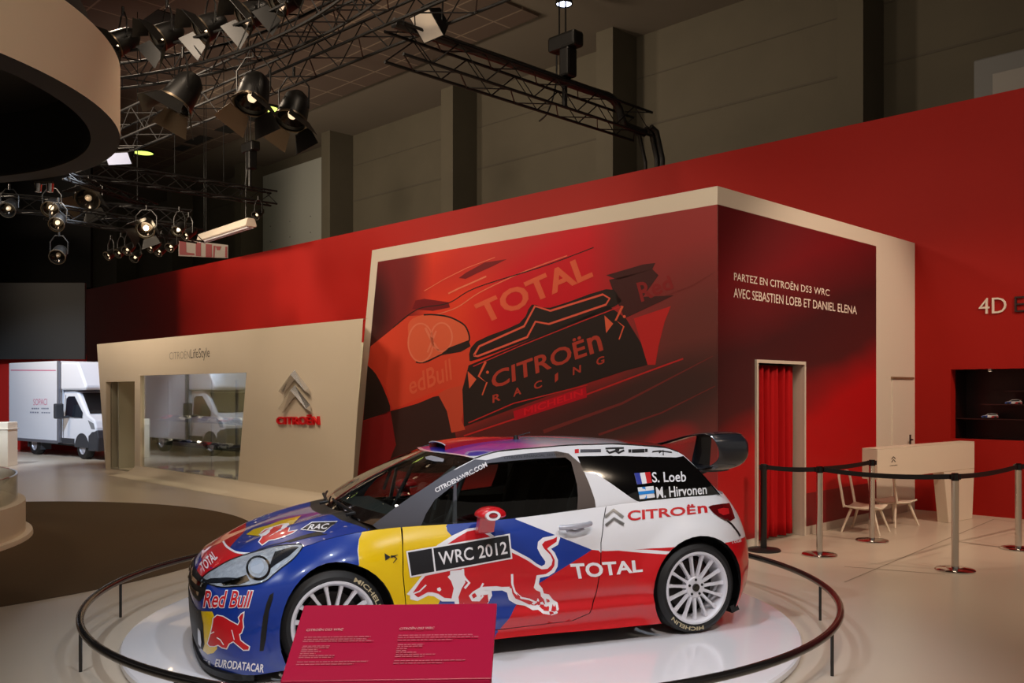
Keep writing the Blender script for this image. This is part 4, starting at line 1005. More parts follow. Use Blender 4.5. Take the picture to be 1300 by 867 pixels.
grad_nodes(M_poster, (176, 34, 36), [
    blob_px(560, 400, 2.6, 2.0, .3, (226, 64, 40), 1.), blob_px(500, 360, .9, 1.6, -.1, (120, 34, 36), 1.), blob_px(465, 400, .8, 1.0, 0, (60, 20, 22), 1.),
    blob_px(700, 360, 1.8, 1.0, .35, (206, 18, 36), 1.), blob_px(880, 330, 1.5, 2.2, 0, (150, 50, 50), 1.), blob_px(900, 470, 1.2, 1.4, 0, (112, 54, 50), 1.),
    blob_px(800, 520, 2.2, .55, .3, (68, 44, 41), 1.), blob_px(640, 560, 2.4, .55, .25, (72, 36, 36), .9), blob_px(850, 562, .45, .22, .4, (170, 36, 40), .7), blob_px(640, 300, 2.0, .5, .3, (190, 40, 40), .7)])
PO = [(poster_x(pz), pz), (-.0, pz), (-.0, .02), (poster_x(.02), .02)]
POST = thing('wall_poster', 'huge red printed rally car picture on the long face of the stand box', 'poster')
POST.matrix_world = HM
def flat(name, polys, m, d=0., parent=POST):
    mb = MB()
    for P in polys:
        V, F, C = cdt([], 1.0, P, jitter=0); mb.add([f3p(v[0], v[1], d) for v in V], F)
    return obj(name, mb, m, parent, fix=True)
obj('sheet', MB().prism(PO, lambda x, z: (x, -.001, z), lambda x, z: (x, -.004, z)), M_poster, POST)
def pm(n, c): return mat('print_' + n, c, .5)
K = pm('black', (42, 32, 30)); KO = pm('orange', (224, 96, 66)); KD = pm('dark_red', (120, 24, 30)); KR = pm('red', (196, 40, 40)); KH = pm('bright', (222, 20, 40)); KL = pm('pale', (228, 122, 92)); KB = pm('brown', (96, 30, 30))
za = zz(440, 250, 4.564); zb_ = zz(680, 250, 4.5625); zc_ = zz(440, 400, 4.335); zd = zz(680, 400, 5.1)
g7 = zz(440, 220, 2.55)
# wheel arch and wheel at the left, dark underside
flat('bodywork', [pbox(*g7((68, 620), (78, 560), (200, 462), (330, 455), (395, 520), (410, 600), (380, 690), (300, 700), (150, 765), (130, 700)))], pm('body', (216, 70, 46)), .0004)
flat('wheel_shade', [pbox(*catmull(g7((68, 622), (95, 650), (125, 710), (142, 770), (100, 785), (54, 800)), 3))], K, .0006)
flat('wheel_disc', [pbox(*g7((52, 805), (100, 785), (142, 768), (155, 820), (160, 900), (150, 960), (42, 960)))], pm('disc', (150, 30, 34)), .0006)
flat('tyre_shade', [pbox(*catmull(g7((142, 770), (230, 745), (300, 720), (330, 760), (355, 860), (360, 960), (150, 960), (160, 880)), 3))], pm('dark_brown', (56, 34, 32)), .0008)
flat('bumper_corner', [pbox(*g7((296, 715), (320, 700), (382, 684), (378, 770), (372, 800), (385, 830), (340, 840), (325, 770)))], pm('orange_red', (206, 76, 52)), .001)
# lamp
LP_ = catmull(g7((200, 520), (205, 478), (250, 458), (320, 462), (365, 480), (388, 500), (398, 540), (370, 560), (300, 590), (250, 612), (215, 600)), 3, True)
flat('printed_lamp', [pbox(*LP_)], pm('lamp', (222, 98, 66)), .0012)
flat('lamp_lines', [pbox(*ribbon(LP_[6:30], 2.0)), pbox(*ribbon(catmull(g7((150, 500), (230, 440), (330, 420), (420, 370), (640, 300), (800, 240)), 5), 1.2))], K, .0014)
flat('lamp_rings', [pbox(*ribbon(g7(*ell(240, 548, 40, 62, 26)) + g7((280, 548)), 2.0)), pbox(*ribbon(g7(*ell(308, 530, 34, 46, 24)) + g7((342, 530)), 2.0)), pbox(*ribbon(g7((255, 500), (275, 540), (300, 575)), 3)), pbox(*ribbon(g7((290, 510), (262, 580)), 2.4))], KL, .0015)
flat('lamp_cut', [pbox(*g7((300, 590), (330, 565), (395, 540), (402, 560), (370, 578)))], K, .0015)
# bonnet details
flat('bonnet_shade', [pbox(*za((650, 470), (690, 440), (800, 380), (930, 360), (850, 400), (760, 440), (690, 475))), pbox(*za((400, 600), (450, 590), (590, 610), (600, 640), (500, 660), (380, 650)))], KD, .0012)
flat('bonnet_lines', [pbox(*ribbon(catmull(za((510, 685), (640, 640), (760, 560), (900, 490), (1060, 420), (1278, 340)), 5), 1.2)), pbox(*ribbon(za((450, 545), (560, 480), (700, 410), (860, 350)), .9)), pbox(*ribbon(za((590, 560), (650, 530), (720, 500), (810, 460)), 2))], KL, .0013)
flat('speed_streaks', [pbox(*ribbon(((690, 548), (790, 512), (905, 452)), 5, 1)), pbox(*ribbon(((760, 552), (840, 524), (908, 490)), 3, 1)), pbox(*ribbon(((835, 380), (880, 362), (908, 345)), 2, 1))], pm('streak', (120, 46, 44)), .0012)
# grille with the two chevron bars
flat('grille_black', [pbox(*catmull(g7((398, 600), (420, 545), (560, 485), (600, 425), (660, 435), (840, 375), (880, 400), (870, 430), (640, 520), (430, 600)), 3, True)), pbox(*g7((395, 622), (520, 570), (850, 430), (905, 470), (960, 560), (975, 620), (900, 640), (640, 725), (380, 820), (375, 700)))], K, .0016)
BAR1 = [(412, 590), (430, 560), (575, 495), (610, 430), (660, 445), (830, 392), (852, 405), (840, 425), (655, 488), (612, 480), (585, 530), (425, 592), (412, 590)]
flat('chevron_bars', [pbox(*ribbon(g7(*BAR1), 2.6))], pm('bar', (226, 96, 74)), .002)
flat('grille_line', [pbox(*ribbon(g7((410, 625), (560, 560), (760, 480), (890, 430)), 1.2)), pbox(*ribbon(g7((395, 808), (540, 745), (780, 685)), 1.4)), pbox(*ribbon(g7((380, 850), (560, 790), (780, 715), (980, 640), (1090, 600)), 2))], KR, .0018)
flat('flank_shade', [pbox(*g7((840, 330), (960, 295), (1000, 290), (990, 310), (880, 345))), pbox(*g7((850, 345), (990, 310), (1010, 330), (960, 400), (1060, 395), (900, 470), (870, 400)))], pm('deep', (70, 34, 34)), .0016)
flat('flank_panel', [pbox(*g7((930, 470), (1050, 430), (1030, 480), (1010, 560), (1000, 620), (975, 620)))], KR, .0018)
def pword(txt, q, m, d=.0022, **k): return obj('poster_lettering', letter_mb(txt, quad(q), lambda px, py, dd: f3p(*on_y(px, py, -.004), d), **k), m, POST, fix=False)
pword('TOTAL', g7((445, 490), (800, 335), (775, 262), (412, 425)), KO, bold=.03)
maker_word(lambda t, q: pword(t, q, pm('brick', (178, 62, 48)), bold=.02), g7((470, 700), (832, 572), (815, 505), (470, 632)))
for ch, x, y in (('R', 486, 726), ('A', 553, 706), ('C', 620, 684), ('I', 680, 660), ('N', 746, 636), ('G', 822, 606)):
    hw = 5 if ch == 'I' else 13; pword(ch, g7((x - hw, y + 18), (x + hw, y + 8), (x + hw, y - 16), (x - hw, y - 8)), pm('brick', (178, 62, 48)), bold=.02)
pword('edBull', g7((205, 718), (342, 668), (336, 598), (200, 660)), KO, bold=.01)
pword('Red', g7((955, 418), (1060, 372), (1045, 330), (938, 355)), pm('dim', (140, 36, 38)), bold=.02)
flat('banner', [pbox(*g7((540, 770), (775, 690), (778, 725), (545, 800)))], pm('banner', (190, 12, 36)), .0019); pword('MICHELIN', g7((575, 785), (765, 718), (764, 698), (574, 762)), KH, bold=.02)
def dsmark(x, y, k): return [pbox(*g7((x, y), (x + 30 * k, y + 28 * k), (x + 6 * k, y + 60 * k))), pbox(*ribbon(g7((x + 62 * k, y - 32 * k), (x + 38 * k, y + 18 * k), (x + 66 * k, y + 38 * k), (x + 50 * k, y + 82 * k)), 3.2 * k, 1.5)), pbox(*g7(*ell(x + 68 * k, y + 4 * k, 5, 5, 8)))]
flat('double_letter_mark', dsmark(392, 640, .95) + dsmark(835, 460, .95), KO, .0022)

# dark red printed sheet on the short face, white lettering, doorway frame and curtain
M_p2 = mat('side_print', (70, 10, 14), .5)
def grad2(m):
    nt = m.node_tree; b = nt.nodes['Principled BSDF']; tc = nt.nodes.new('ShaderNodeTexCoord'); sx = nt.nodes.new('ShaderNodeSeparateXYZ'); nt.links.new(tc.outputs['Object'], sx.inputs[0])
    # height plus a share of depth: red glow rises towards the right
    k = nt.nodes.new('ShaderNodeMath'); k.operation = 'MULTIPLY_ADD'; k.inputs[1].default_value = -.30; nt.links.new(sx.outputs[1], k.inputs[0]); nt.links.new(sx.outputs[2], k.inputs[2])
    n = nt.nodes.new('ShaderNodeTexNoise'); n.inputs['Scale'].default_value = .9; n.inputs['Detail'].default_value = 2
    mp = nt.nodes.new('ShaderNodeMapping'); mp.inputs['Scale'].default_value = (1, .5, 1.6); mp.inputs['Rotation'].default_value = (.5, 0, 0); nt.links.new(tc.outputs['Object'], mp.inputs[0]); nt.links.new(mp.outputs[0], n.inputs['Vector'])
    a = nt.nodes.new('ShaderNodeMath'); a.operation = 'MULTIPLY_ADD'; a.inputs[1].default_value = .5; nt.links.new(n.outputs['Fac'], a.inputs[0]); nt.links.new(k.outputs[0], a.inputs[2])
    mr = nt.nodes.new('ShaderNodeMapRange'); mr.inputs[1].default_value = -1.2; mr.inputs[2].default_value = 3.8; nt.links.new(a.outputs[0], mr.inputs[0])
    cr = nt.nodes.new('ShaderNodeValToRGB'); e = cr.color_ramp.elements; e[0].position = 0; e[0].color = lin((150, 10, 16)); e[1].position = 1; e[1].color = lin((88, 12, 18))
    for p, c in ((.30, (176, 8, 14)), (.44, (176, 8, 14)), (.56, (70, 22, 24)), (.68, (60, 16, 20)), (.84, (112, 8, 18))):
        q = e.new(p); q.color = lin(c)
    nt.links.new(mr.outputs[0], cr.inputs[0]); nt.links.new(cr.outputs[0], b.inputs['Base Color'])
grad2(M_p2)
sy1 = on_x(1112, 400, 0)[0]
SP = thing('side_poster', 'dark red printed sheet around the curtained doorway of the stand box', 'poster'); SP.matrix_world = HM
mb = MB(); fr_ = .035
for a, b, c, d in ((0, dy0 - fr_, .1, pz), (dy0 - fr_, dy1 + fr_, dz1 + fr_, pz), (dy1 + fr_, sy1, .1, pz)): mb.box(.001, .004, a, b, c, d)
obj('sheet', mb, M_p2, SP)
def f3s(px, py, d=0): y, z = on_x(px, py, .005); return (.005 + d, y, z)
M_let = mat('letter_white', (226, 214, 200), .5)
zs = zz(860, 220, 4.0625)
for t, q in (('PARTEZ EN CITROËN DS3 WRC', zs((292, 552), (785, 634), (785, 592), (292, 503))), ('AVEC SEBASTIEN LOEB ET DANIEL ELENA', zs((290, 640), (926, 728), (926, 686), (290, 590)))):
    obj('wall_lettering', letter_mb(t, quad(q), f3s, bold=.008), M_let, SP, fix=False)
mb = MB(); mb.box(-.30, .03, dy0 - fr_, dy0, 0, dz1 + fr_); mb.box(-.30, .03, dy1, dy1 + fr_, 0, dz1 + fr_); mb.box(-.30, .03, dy0, dy1, dz1, dz1 + fr_)
struct('door_1', mb, mat('door_frame_paint', (206, 196, 182), .45))
mb = MB(); mb.box(.0, .02, dy1 + fr_, sy1 + 1.0, 0, .10)
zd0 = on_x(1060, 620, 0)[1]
obj('lower_band', MB().box(.005, .008, dy1 + fr_, sy1, .1, zd0), mat('band_red', (112, 10, 16), .5), SP)  # darker red band over the lower part of the printed sheet
struct('baseboard_box', mb, mat('skirting_grey', (176, 160, 146), .5))
struct('trim_7', MB().box(-.60, -.55, dy0, dy1, 0, dz1), M_niche)
cu = MB(); rows = []
for k in range(121):
    t = k / 120; y = dy0 + .015 + (dy1 - dy0 - .05) * t; x = -.11 + .05 * math.sin(t * 38) + .018 * math.sin(t * 91 + 1)
    rows.append([(x + .014 * math.sin(t * 30 + z * 2) * (1 - z / dz1), y + .03 * math.sin(z * 2.2) * t * (1 - t), z) for z in np.linspace(.04, dz1 - .02, 14)])
cu.grid(rows)
tag(obj('door_curtain', cu, mat('red_velvet', (176, 6, 14), .75, spec=.2), M=HM, smooth=60, solid=.006), 'pleated red curtain hanging in the white framed doorway', 'curtain')
# flush white door at the far end of the box's short face
a, zt_ = on_x(1132, 481, 0); b = on_x(1158, 482, 0)[0]
D2 = MB(); D2.box(.0, .012, a, b, .02, zt_)
d2 = tag(obj('door_2', D2, M_frame, M=HM, bevel=.003), kind='structure')
obj('door_rail', MB().box(.0, .03, a - .03, b, zt_, zt_ + .03), mat('brass_rail', (150, 128, 100), .4, metal=.5), d2)
y_, z_ = on_x(1155, 558, .01); obj('door_handle', MB().tube([(.0, y_, z_), (.05, y_, z_), (.05, y_ - .09, z_)], .012, 8).box(.012, .022, y_ - .02, y_ + .02, z_ - .1, z_ + .07), M_trim, d2)

# ------------------------------------------------------------------ cream shop wall with doorway, show window and emblem
WY = -.55
def wv(px, py): return on_y(px, py, WY)
HW = wv(123, 437)[1]
xl_t, xl_b = wv(123, 437)[0], wv(134, 600)[0]; xr_t, xr_b = wv(461, 402)[0], wv(446, 640)[0]
dl, dr = wv(134.5, 540)[0], wv(171, 540)[0]; dt = wv(150, 484.5)[1]
wl, = [wv(178, 540)[0]]; wr_t = wv(313, 475)[0]; wr_b = wv(302, 608)[0]; wt = wv(240, 475)[1]; wbz = wv(178, 597)[1]
wbz = .16
V, F, C = cdt([], 3.0, [(xl_b, 0), (dl, 0), (dl, dt), (dr, dt), (dr, 0), (xr_b, 0), (xr_t, HW), (xl_t, HW)], holes=[[(wl, wbz), (wr_b, wbz), (wr_t, wt), (wl, wt)]])
mb = MB(); mb.add([(v[0], WY, v[1]) for v in V], F); mb.add([(min(v[0], xr_b - .25), WY + .10, v[1]) for v in V], [f[::-1] for f in F])
_b1 = [(xl_b, 0), (dl, 0), (dl, dt), (dr, dt), (dr, 0), (xr_b, 0), (xr_t, HW), (xl_t, HW)]
for P in (_b1, [(wl, wbz), (wr_b, wbz), (wr_t, wt), (wl, wt)]):
    for i in range(len(P)):
        p, q = P[i], P[(i + 1) % len(P)]
        if P is _b1 and i == 5: continue
        mb.add([(p[0], WY, p[1]), (q[0], WY, q[1]), (q[0], WY + .1, q[1]), (p[0], WY + .1, p[1])], [(0, 1, 2, 3)])
# mitred return from the right end back to the box
_q0, _q1 = on_y(445, 640, 0)[0], on_y(459.5, 402, 0)[0]
mb.add([(xr_b, WY, 0), (xr_t, WY, HW), (_q1, 0, HW), (_q0, 0, 0)], [(0, 1, 2, 3)])
mb.box(xl_t, _q1 - 1.2, WY + .1, 0, HW - .06, HW)
struct('wall_shop', mb, M_cream)
# curved foot of the wall: the floor sweeps up to it
mb = MB(); prof = [(WY - .55 * (1 - math.sin(t)), .002 + .16 * (1 - math.cos(t))) for t in np.linspace(0, PI / 2, 8)]
mb.grid([[(x, y, z) for y, z in prof] for x in (dr, xr_b + .2)])
struct('baseboard_shop', mb, M_cream, smooth=60)
# inside of the shop
mb = MB(); mb.box(xl_b, xr_b - .6, 3.2, 3.3, 0, HW); mb.box(xl_b, xr_b - .6, WY + .1, 3.3, 0, .03)
mb.box(xl_b - .1, xl_b + .05, WY + .12, 3.3, 0, HW)
struct('wall_shop_back', mb, mat('shop_inside', (178, 172, 150), .6))
struct('wall_shop_side', MB().box(dl + .35, dl + .40, WY + .12, 1.2, 0, dt + .3), mat('shop_grey', (150, 148, 130), .6))
M_shop = glass('window_glass', (234, 240, 236), .92, base=.34)
win = MB(); win.prism([(wl, wbz), (wr_b, wbz), (wr_t, wt), (wl, wt)], lambda x, z: (x, WY + .04, z), lambda x, z: (x, WY + .052, z))
struct('window_1', win, M_shop)
# shelves with small model cars and boxes behind the pane
M_shelf = glass('glass_shelf', (150, 170, 164), .9)
shelves = thing('display_shelves', 'glass shelves with slim posts behind the shop window pane', 'shelf', hall(wl, WY + .25)[:], HA)
for z in (.62, 1.10): obj('shelf_board', MB().box(.1, wr_b - wl - .1, 0, .3, z, z + .014), mat('shelf_edge', (70, 82, 80), .2), shelves)
for k in range(5): obj('post', MB().box(.1 + k * (wr_b - wl - .25) / 4, .14 + k * (wr_b - wl - .25) / 4, .28, .32, .03, 1.9), M_steel, shelves)
def model_car(name, label, col, L, loc, rz, group, detail=True):
    t = thing(name, label, 'model car', loc, rz, group); k = L / 3.9
    side = [(-1.95, .2), (-1.95, .55), (-1.5, .75), (-1.0, .85), (-.4, 1.25), (.5, 1.32), (1.4, 1.2), (1.75, .9), (1.9, .6), (1.9, .2)]
    m = MB(); m.prism([(x * k, z * k) for x, z in side], lambda x, z: (x, -.8 * k, z), lambda x, z: (x, .8 * k, z)); obj('body', m, col, t, bevel=.08 * k)
    m = MB()
    for s in (-1, 1): m.prism([(x * k, z * k) for x, z in ((-.85, .85), (-.35, 1.15), (1.2, 1.15), (1.5, .9))], lambda x, z: (x, s * .80 * k, z), lambda x, z: (x, s * .82 * k, z))
    obj('side_glass', m, M_gloss, t)
    for x in (-1.23, 1.23):
        for s in (-1, 1): obj('wheel', MB().lathe([(0, .1 * k), (.3 * k, .1 * k), (.3 * k, -.1 * k), (0, -.1 * k)], 14, Matrix.Translation((x * k, s * .76 * k, .3 * k)) @ Matrix.Rotation(R(90), 4, 'X')), M_trim, t, smooth=40)
    return t
cols = [M_white, M_sblack, M_red, M_silv, M_blue, M_grey]
names_ = ['white', 'black', 'red', 'silver', 'blue', 'grey']
for r_, z in enumerate((.634, 1.114)):
    n_ = 9
    for i in range(n_):
        c = (i * 5 + r_ * 2) % 6; x = wl + .35 + i * (wr_b - wl - .7) / (n_ - 1)
        model_car('model_car', 'small %s model car, place %d from the left, %s shop window shelf' % (names_[c], i + 1, 'lower' if r_ == 0 else 'upper'), cols[c], .30, hall(x, WY + .40, z), HA + .3, 'model cars on the shop shelves')
bx = 0
for i in range(12):
    x = wl + .2 + i * (wr_b - wl - .45) / 11; h = (.10, .16, .12, .2)[i % 4]; wd = (.2, .14, .24)[i % 3]
    m = MB().box(-wd / 2, wd / 2, 0, .16, 0, h); b = obj('gift_box', m, cols[(i * 7 + 1) % 6], M=HM @ Matrix.Translation((x, WY + .16, .031)), bevel=.004)
    obj('lid', MB().box(-wd / 2 - .004, wd / 2 + .004, -.004, .164, h - .03, h + .003), cols[(i * 5 + 3) % 6], b)
    tag(b, '%s merchandise box at the foot of the shop window, place %d from the left' % (names_[(i * 7 + 1) % 6], i + 1), 'box', 'boxes at the window foot')
# lettering above the window
zl = zz(90, 340, 6.195)
def f3w(px, py, d=0): x, z = on_y(px, py, WY - .002); return (x, WY - .002 - d, z)
SG = thing('shop_sign', 'thin grey shop lettering on the cream wall above the show window', 'sign'); SG.matrix_world = HM
obj('lettering', letter_mb('CITROËN', quad(zl((775, 722), (935, 712), (935, 640), (775, 652))), f3w, bold=-.012), mat('sign_grey', (150, 140, 124), .5), SG, fix=False)
obj('lettering', letter_mb('LifeStyle', quad(zl((940, 735), (1092, 725), (1090, 625), (940, 640))), f3w, bold=-.004), mat('sign_dark', (84, 78, 70), .5), SG, fix=False)
# raised chevron emblem with red letters
EM = thing('wall_emblem', 'chrome double chevron emblem over red raised lettering on cream wall', 'sign'); EM.matrix_world = HM
def chev(pts, depth):
    P = [on_y(x, y, WY) for x, y in pts]; n = len(P); m = MB()
    c = [((P[i][0] + P[-1 - i][0]) / 2, (P[i][1] + P[-1 - i][1]) / 2) for i in range(n // 2)]
    k = n // 2
    vs = [(p[0], WY - .03, p[1]) for p in P] + [(q[0], WY - depth, q[1]) for q in c]
    fs = []
    for i in range(k - 1): fs += [(i, i + 1, n + i + 1, n + i), (n - 1 - i, n + i, n + i + 1, n - 2 - i), (i, n - 1 - i, n - 2 - i, i + 1)]
    fs += [(0, n, n - 1), (k - 1, k, n + k - 1)]
    m.add(vs, fs); return m
z7 = zz(300, 440, 3.94)
ch1 = z7((241, 208), (300, 116), (370, 206), (378, 238), (302, 164), (240, 240))
ch2 = z7((240, 292), (300, 192), (378, 292), (384, 330), (302, 246), (240, 328))
for c in (ch1, ch2): obj('chevron', chev(c, .11), mat('emblem_silver', (205, 204, 204), .24, metal=1.), EM)
obj('raised_lettering', letter_mb('CITROËN', quad(z7((208, 388), (422, 392), (418, 338), (208, 344))), lambda px, py, d: f3w(px, py, d), depth=.035, bold=.025), mat('sign_letter_red', (215, 14, 20), .35), EM)

for x_ in (wl + 1.2, (wl + wr_b) / 2 + .8): spot(hall(x_, WY + 1.6, 2.2), hall(x_, WY + .3,   .7), 110, 120, WARM, .1, name='shop_fill')  # unseen fill spots added inside so the shelves show through the pane
# ------------------------------------------------------------------ right side: barrier posts, desk, chairs, niche, wall lettering
def ground(px, py): p = at_z(px, py, 0); return (p.x, p.y)
ZPOST = .925
def barrier(label, px, py, m, mb_, name='barrier_post'):
    x, y = ground(px, py); t = thing(name, label, 'barrier post', (x, y, 0), 0, 'belt barrier posts')
    obj('base', MB().lathe([(0, .034), (.05, .034), (.165, .022), (.178, .012), (.178, 0)], 40), mb_, t, smooth=40)
    obj('pole', MB().lathe([(.033, .03), (.033, ZPOST - .07), (.036, ZPOST - .065)], 24), m, t, smooth=40)
    obj('cap', MB().lathe([(.036, ZPOST - .07), (.036, ZPOST - .008), (.028, ZPOST), (0, ZPOST)], 24).box(-.047, -.03, -.018, .018, ZPOST - .06, ZPOST - .01).box(.03, .047, -.018, .018, ZPOST - .06, ZPOST - .01), M_trim if m is M_trim else M_gloss, t, smooth=40)
    return (x, y)
M_polish = mat('polished_chrome', (205, 203, 200), .12, metal=1.)
A_ = barrier('black barrier post beside the red curtain doorway', 969.5, 699, M_trim, M_trim)
B2 = barrier('chrome barrier post second from the left, right of the curtain doorway', 1040.5, 705, M_polish, M_polish)
C2 = barrier('chrome barrier post in front of the cream chair and desk end', 1107, 687, M_polish, M_polish)
D3 = barrier('nearest chrome barrier post standing in front of the cream desk leg', 1212.5, 724.5, M_polish, M_polish)
E3 = barrier('chrome barrier post at the right edge of the picture', 1293, 697.5, M_polish, M_polish)
G3 = (E3[0] + 1.1, E3[1] + .9)
def belt_strap(label, a, b, sag=.03, z=ZPOST - .035):
    d = (Vector(b) - Vector(a)); u = d.normalized(); a = Vector(a) + u * .047; b = Vector(b) - u * .047; n = Vector((-u.y, u.x)) * .0012; m = MB()
    P = [(a.lerp(b, t), z - sag * 4 * t * (1 - t)) for t in np.linspace(0, 1, 13)]
    m.grid([[(p.x + s * n.x, p.y + s * n.y, zz_ + k * .024) for s, k in ((-1, -1), (1, -1), (1, 1), (-1, 1), (-1, -1))] for p, zz_ in P])
    tag(obj('barrier_belt', m, M_trim), label, 'barrier belt', 'barrier belts')
belt_strap('black belt from the black post to the second chrome post', A_, B2, .012)
belt_strap('black belt from the second post to the post before the chair', B2, C2, .01, ZPOST - .03)
belt_strap('long black belt across the desk front to the nearest post', B2, D3, .03)
belt_strap('black belt from the nearest post to the right edge post', D3, E3, .02)
belt_strap('short black belt running out of the picture at the right', E3, G3, .02)

# desk
DK = thing('reception_desk', 'cream reception desk with slanted slab leg behind the barrier belts', 'desk', hall(.66, 2.36)[:], HA - R(5.9))
DM = Matrix.Translation(hall(.66, 2.36)) @ Matrix.Rotation(HA - R(5.9), 4, 'Z'); DI = DM.inverted()
M_desk = mat('desk_cream', (222, 208, 188), .4)
yd0 = 0.; yd1 = 2.47; zt_d = 1.018; za_d = .665; xd = -.20
def dprism(poly, x0, x1): return MB().prism(poly, lambda y, z: (x0, y, z), lambda y, z: (x1, y, z))
obj('apron', MB().box(xd, 0, yd0, yd1, za_d, zt_d), M_desk, DK, bevel=.008)
obj('slab_leg', dprism([(1.62, za_d), (yd1, za_d), (yd1 - .06, 0), (1.75, 0)], xd + .05, -.002), M_desk, DK, bevel=.006)
obj('worktop', MB().box(xd, 0, 0, yd1, zt_d, zt_d + .010), M_desk, DK, bevel=.004)
dz = zz(1060, 540, 4.333)
def f3d(px, py, d=0):
    a = DI @ EYEV; r = DI.to_3x3() @ ray(px, py); p = a + r * ((.002 - a.x) / r.x); return tuple(p)
mb = MB()
for q in (ribbon(dz((312, 186), (322, 172), (333, 184)), 1.2), ribbon(dz((312, 203), (322, 188), (333, 201)), 1.2)): 
    V, F, C = cdt([], 5, q); mb.add([f3d(v[0], v[1]) for v in V], F)
em = obj('desk_emblem', mb, M_sblack, DK)
obj('desk_lettering', letter_mb('CITROËN', quad(dz((302, 226), (343, 222), (343, 214), (302, 218))), f3d), M_sblack, DK, fix=False)
# chairs: moulded shell on four splayed legs
M_chair = mat('chair_cream', (226, 212, 192), .4)
def chair(label, loc, rz):
    t = thing('side_chair', label, 'chair', loc, rz, 'cream chairs at the desk')
    m = MB(); m.grid([[(x, y * (1 - .08 * (x > .1)), .285 + .03 * abs(y / .2) ** 2 + .02 * (x / .2) ** 2) for y in np.linspace(-.2, .2, 9)] for x in np.linspace(-.2, .2, 7)]); obj('seat', m, M_chair, t, smooth=60, solid=.02)
    fr2 = MB(); fr2.tube(catmull([(-.19, -.19, .30), (-.225, -.19, .5), (-.26, -.17, .69), (-.265, 0, .71), (-.26, .17, .69), (-.225, .19, .5), (-.19, .19, .30)], 5), .017, 8)
    obj('backrest', fr2, M_chair, t, smooth=60)
    for sx in (-1, 1):
        for sy in (-1, 1): obj('leg', MB().tube([(sx * .13, sy * .12, .28), (sx * .225, sy * .19, 0)], .019, 8, r2=.012), M_chair, t, smooth=60)
    return t
cg = at_z(1098, 676, 0)
c1 = chair('cream chair standing left of the desk behind the chrome post', (cg.x + .03, cg.y + .06, 0), HA + .1)
cp = hall(.40, 3.45)
c2 = copy_tree(c1); c2['label'] = 'cream chair tucked under the desk behind the slab leg'; c2.location = (cp.x, cp.y, 0); c2.rotation_euler = (0, 0, HA + 1.3)

# wall lettering 4D E
S4 = thing('wall_lettering', 'white and black lettering high on the red wall at the right edge', 'sign'); S4.matrix_world = HM
z4d = zz(1190, 340, 3.609)
def f3r(px, py, d=0): x, z = on_y(px, py, YW); return (x, YW - .004 - d, z)
obj('letters', letter_mb('4D', quad(z4d((192, 212), (318, 206), (318, 134), (192, 140))), f3r, depth=.02, bold=-.004), M_let, S4)
obj('letters', letter_mb('E', quad(z4d((356, 203), (402, 201), (402, 130), (356, 132))), f3r, depth=.02, bold=-.01), mat('letter_black', (40, 14, 14), .5), S4)
# niche shelves with small rally cars, spot in the niche top
for i, (px, py, x0p, nm) in enumerate(((1230, 531, 1212, 'lower'), (1275, 513, 1247, 'middle'), (1290, 496, 1276, 'upper'))):
    z = on_y(px, py, YW + .25)[1]; x0 = on_y(x0p, py, YW + .25)[0]
    s_ = obj('niche_shelf', MB().box(0, nx1 - x0, 0, .38, -.012, 0), mat('niche_glass_edge', (46, 30, 30), .15), M=HM @ Matrix.Translation((x0, YW + .22, z)))
    tag(s_, '%s thin glass shelf in the dark display niche' % nm, 'shelf', 'glass shelves in the niche')
def niche_car(px, py, label):
    x, z = on_y(px, py, YW + .36); t = model_car('model_car', label, M_white, .21, hall(x, YW + .36, z + .0), HA + .25, 'rally car models in the niche')
    k = .21 / 3.9
    for nm, m_, p in (('red_flank', M_red, [(.2, .22), (1.85, .22), (1.85, .62), (.6, .66)]), ('blue_flank', M_blue, [(-1.9, .22), (-.6, .22), (-.5, .78), (-1.5, .7), (-1.9, .52)])):
        obj(nm, MB().prism([(a * k, b * k) for a, b in p], lambda u, v: (u, -.81 * k, v), lambda u, v: (u, -.80 * k, v)), m_, t)
    obj('rear_wing', MB().box(1.5 * k, 1.85 * k, -.65 * k, .65 * k, 1.28 * k, 1.33 * k).box(1.6 * k, 1.7 * k, -.3 * k, .3 * k, 1.0 * k, 1.29 * k), M_red, t)
niche_car(1257, 531, 'small white rally car model on the lower niche shelf'); niche_car(1287, 513.5, 'small white rally car model on the middle niche shelf')
nl = thing('niche_downlight', 'tiny downlight in the top of the dark display niche', 'lamp', hall(on_y(1257, 469, YW + .2)[0], YW + .2, nzt)[:], HA)
obj('lamp_body', MB().lathe([(0, -.03), (.03, -.03), (.035, 0), (0, 0)], 16), M_steel, nl, smooth=40)
obj('lens', MB().lathe([(0, -.032), (.022, -.032)], 16), mat('lens_warm', (255, 230, 200), .3, emit=(255, 226, 190), estr=3.), nl)
for px in (1257, 1287):
    x = on_y(px, 500, YW + .3)[0]; spot(hall(x, YW + .12, nzt - .05), hall(x, YW + .40, nzb), 1.6, 70, name='niche_lamp', rad=.02)

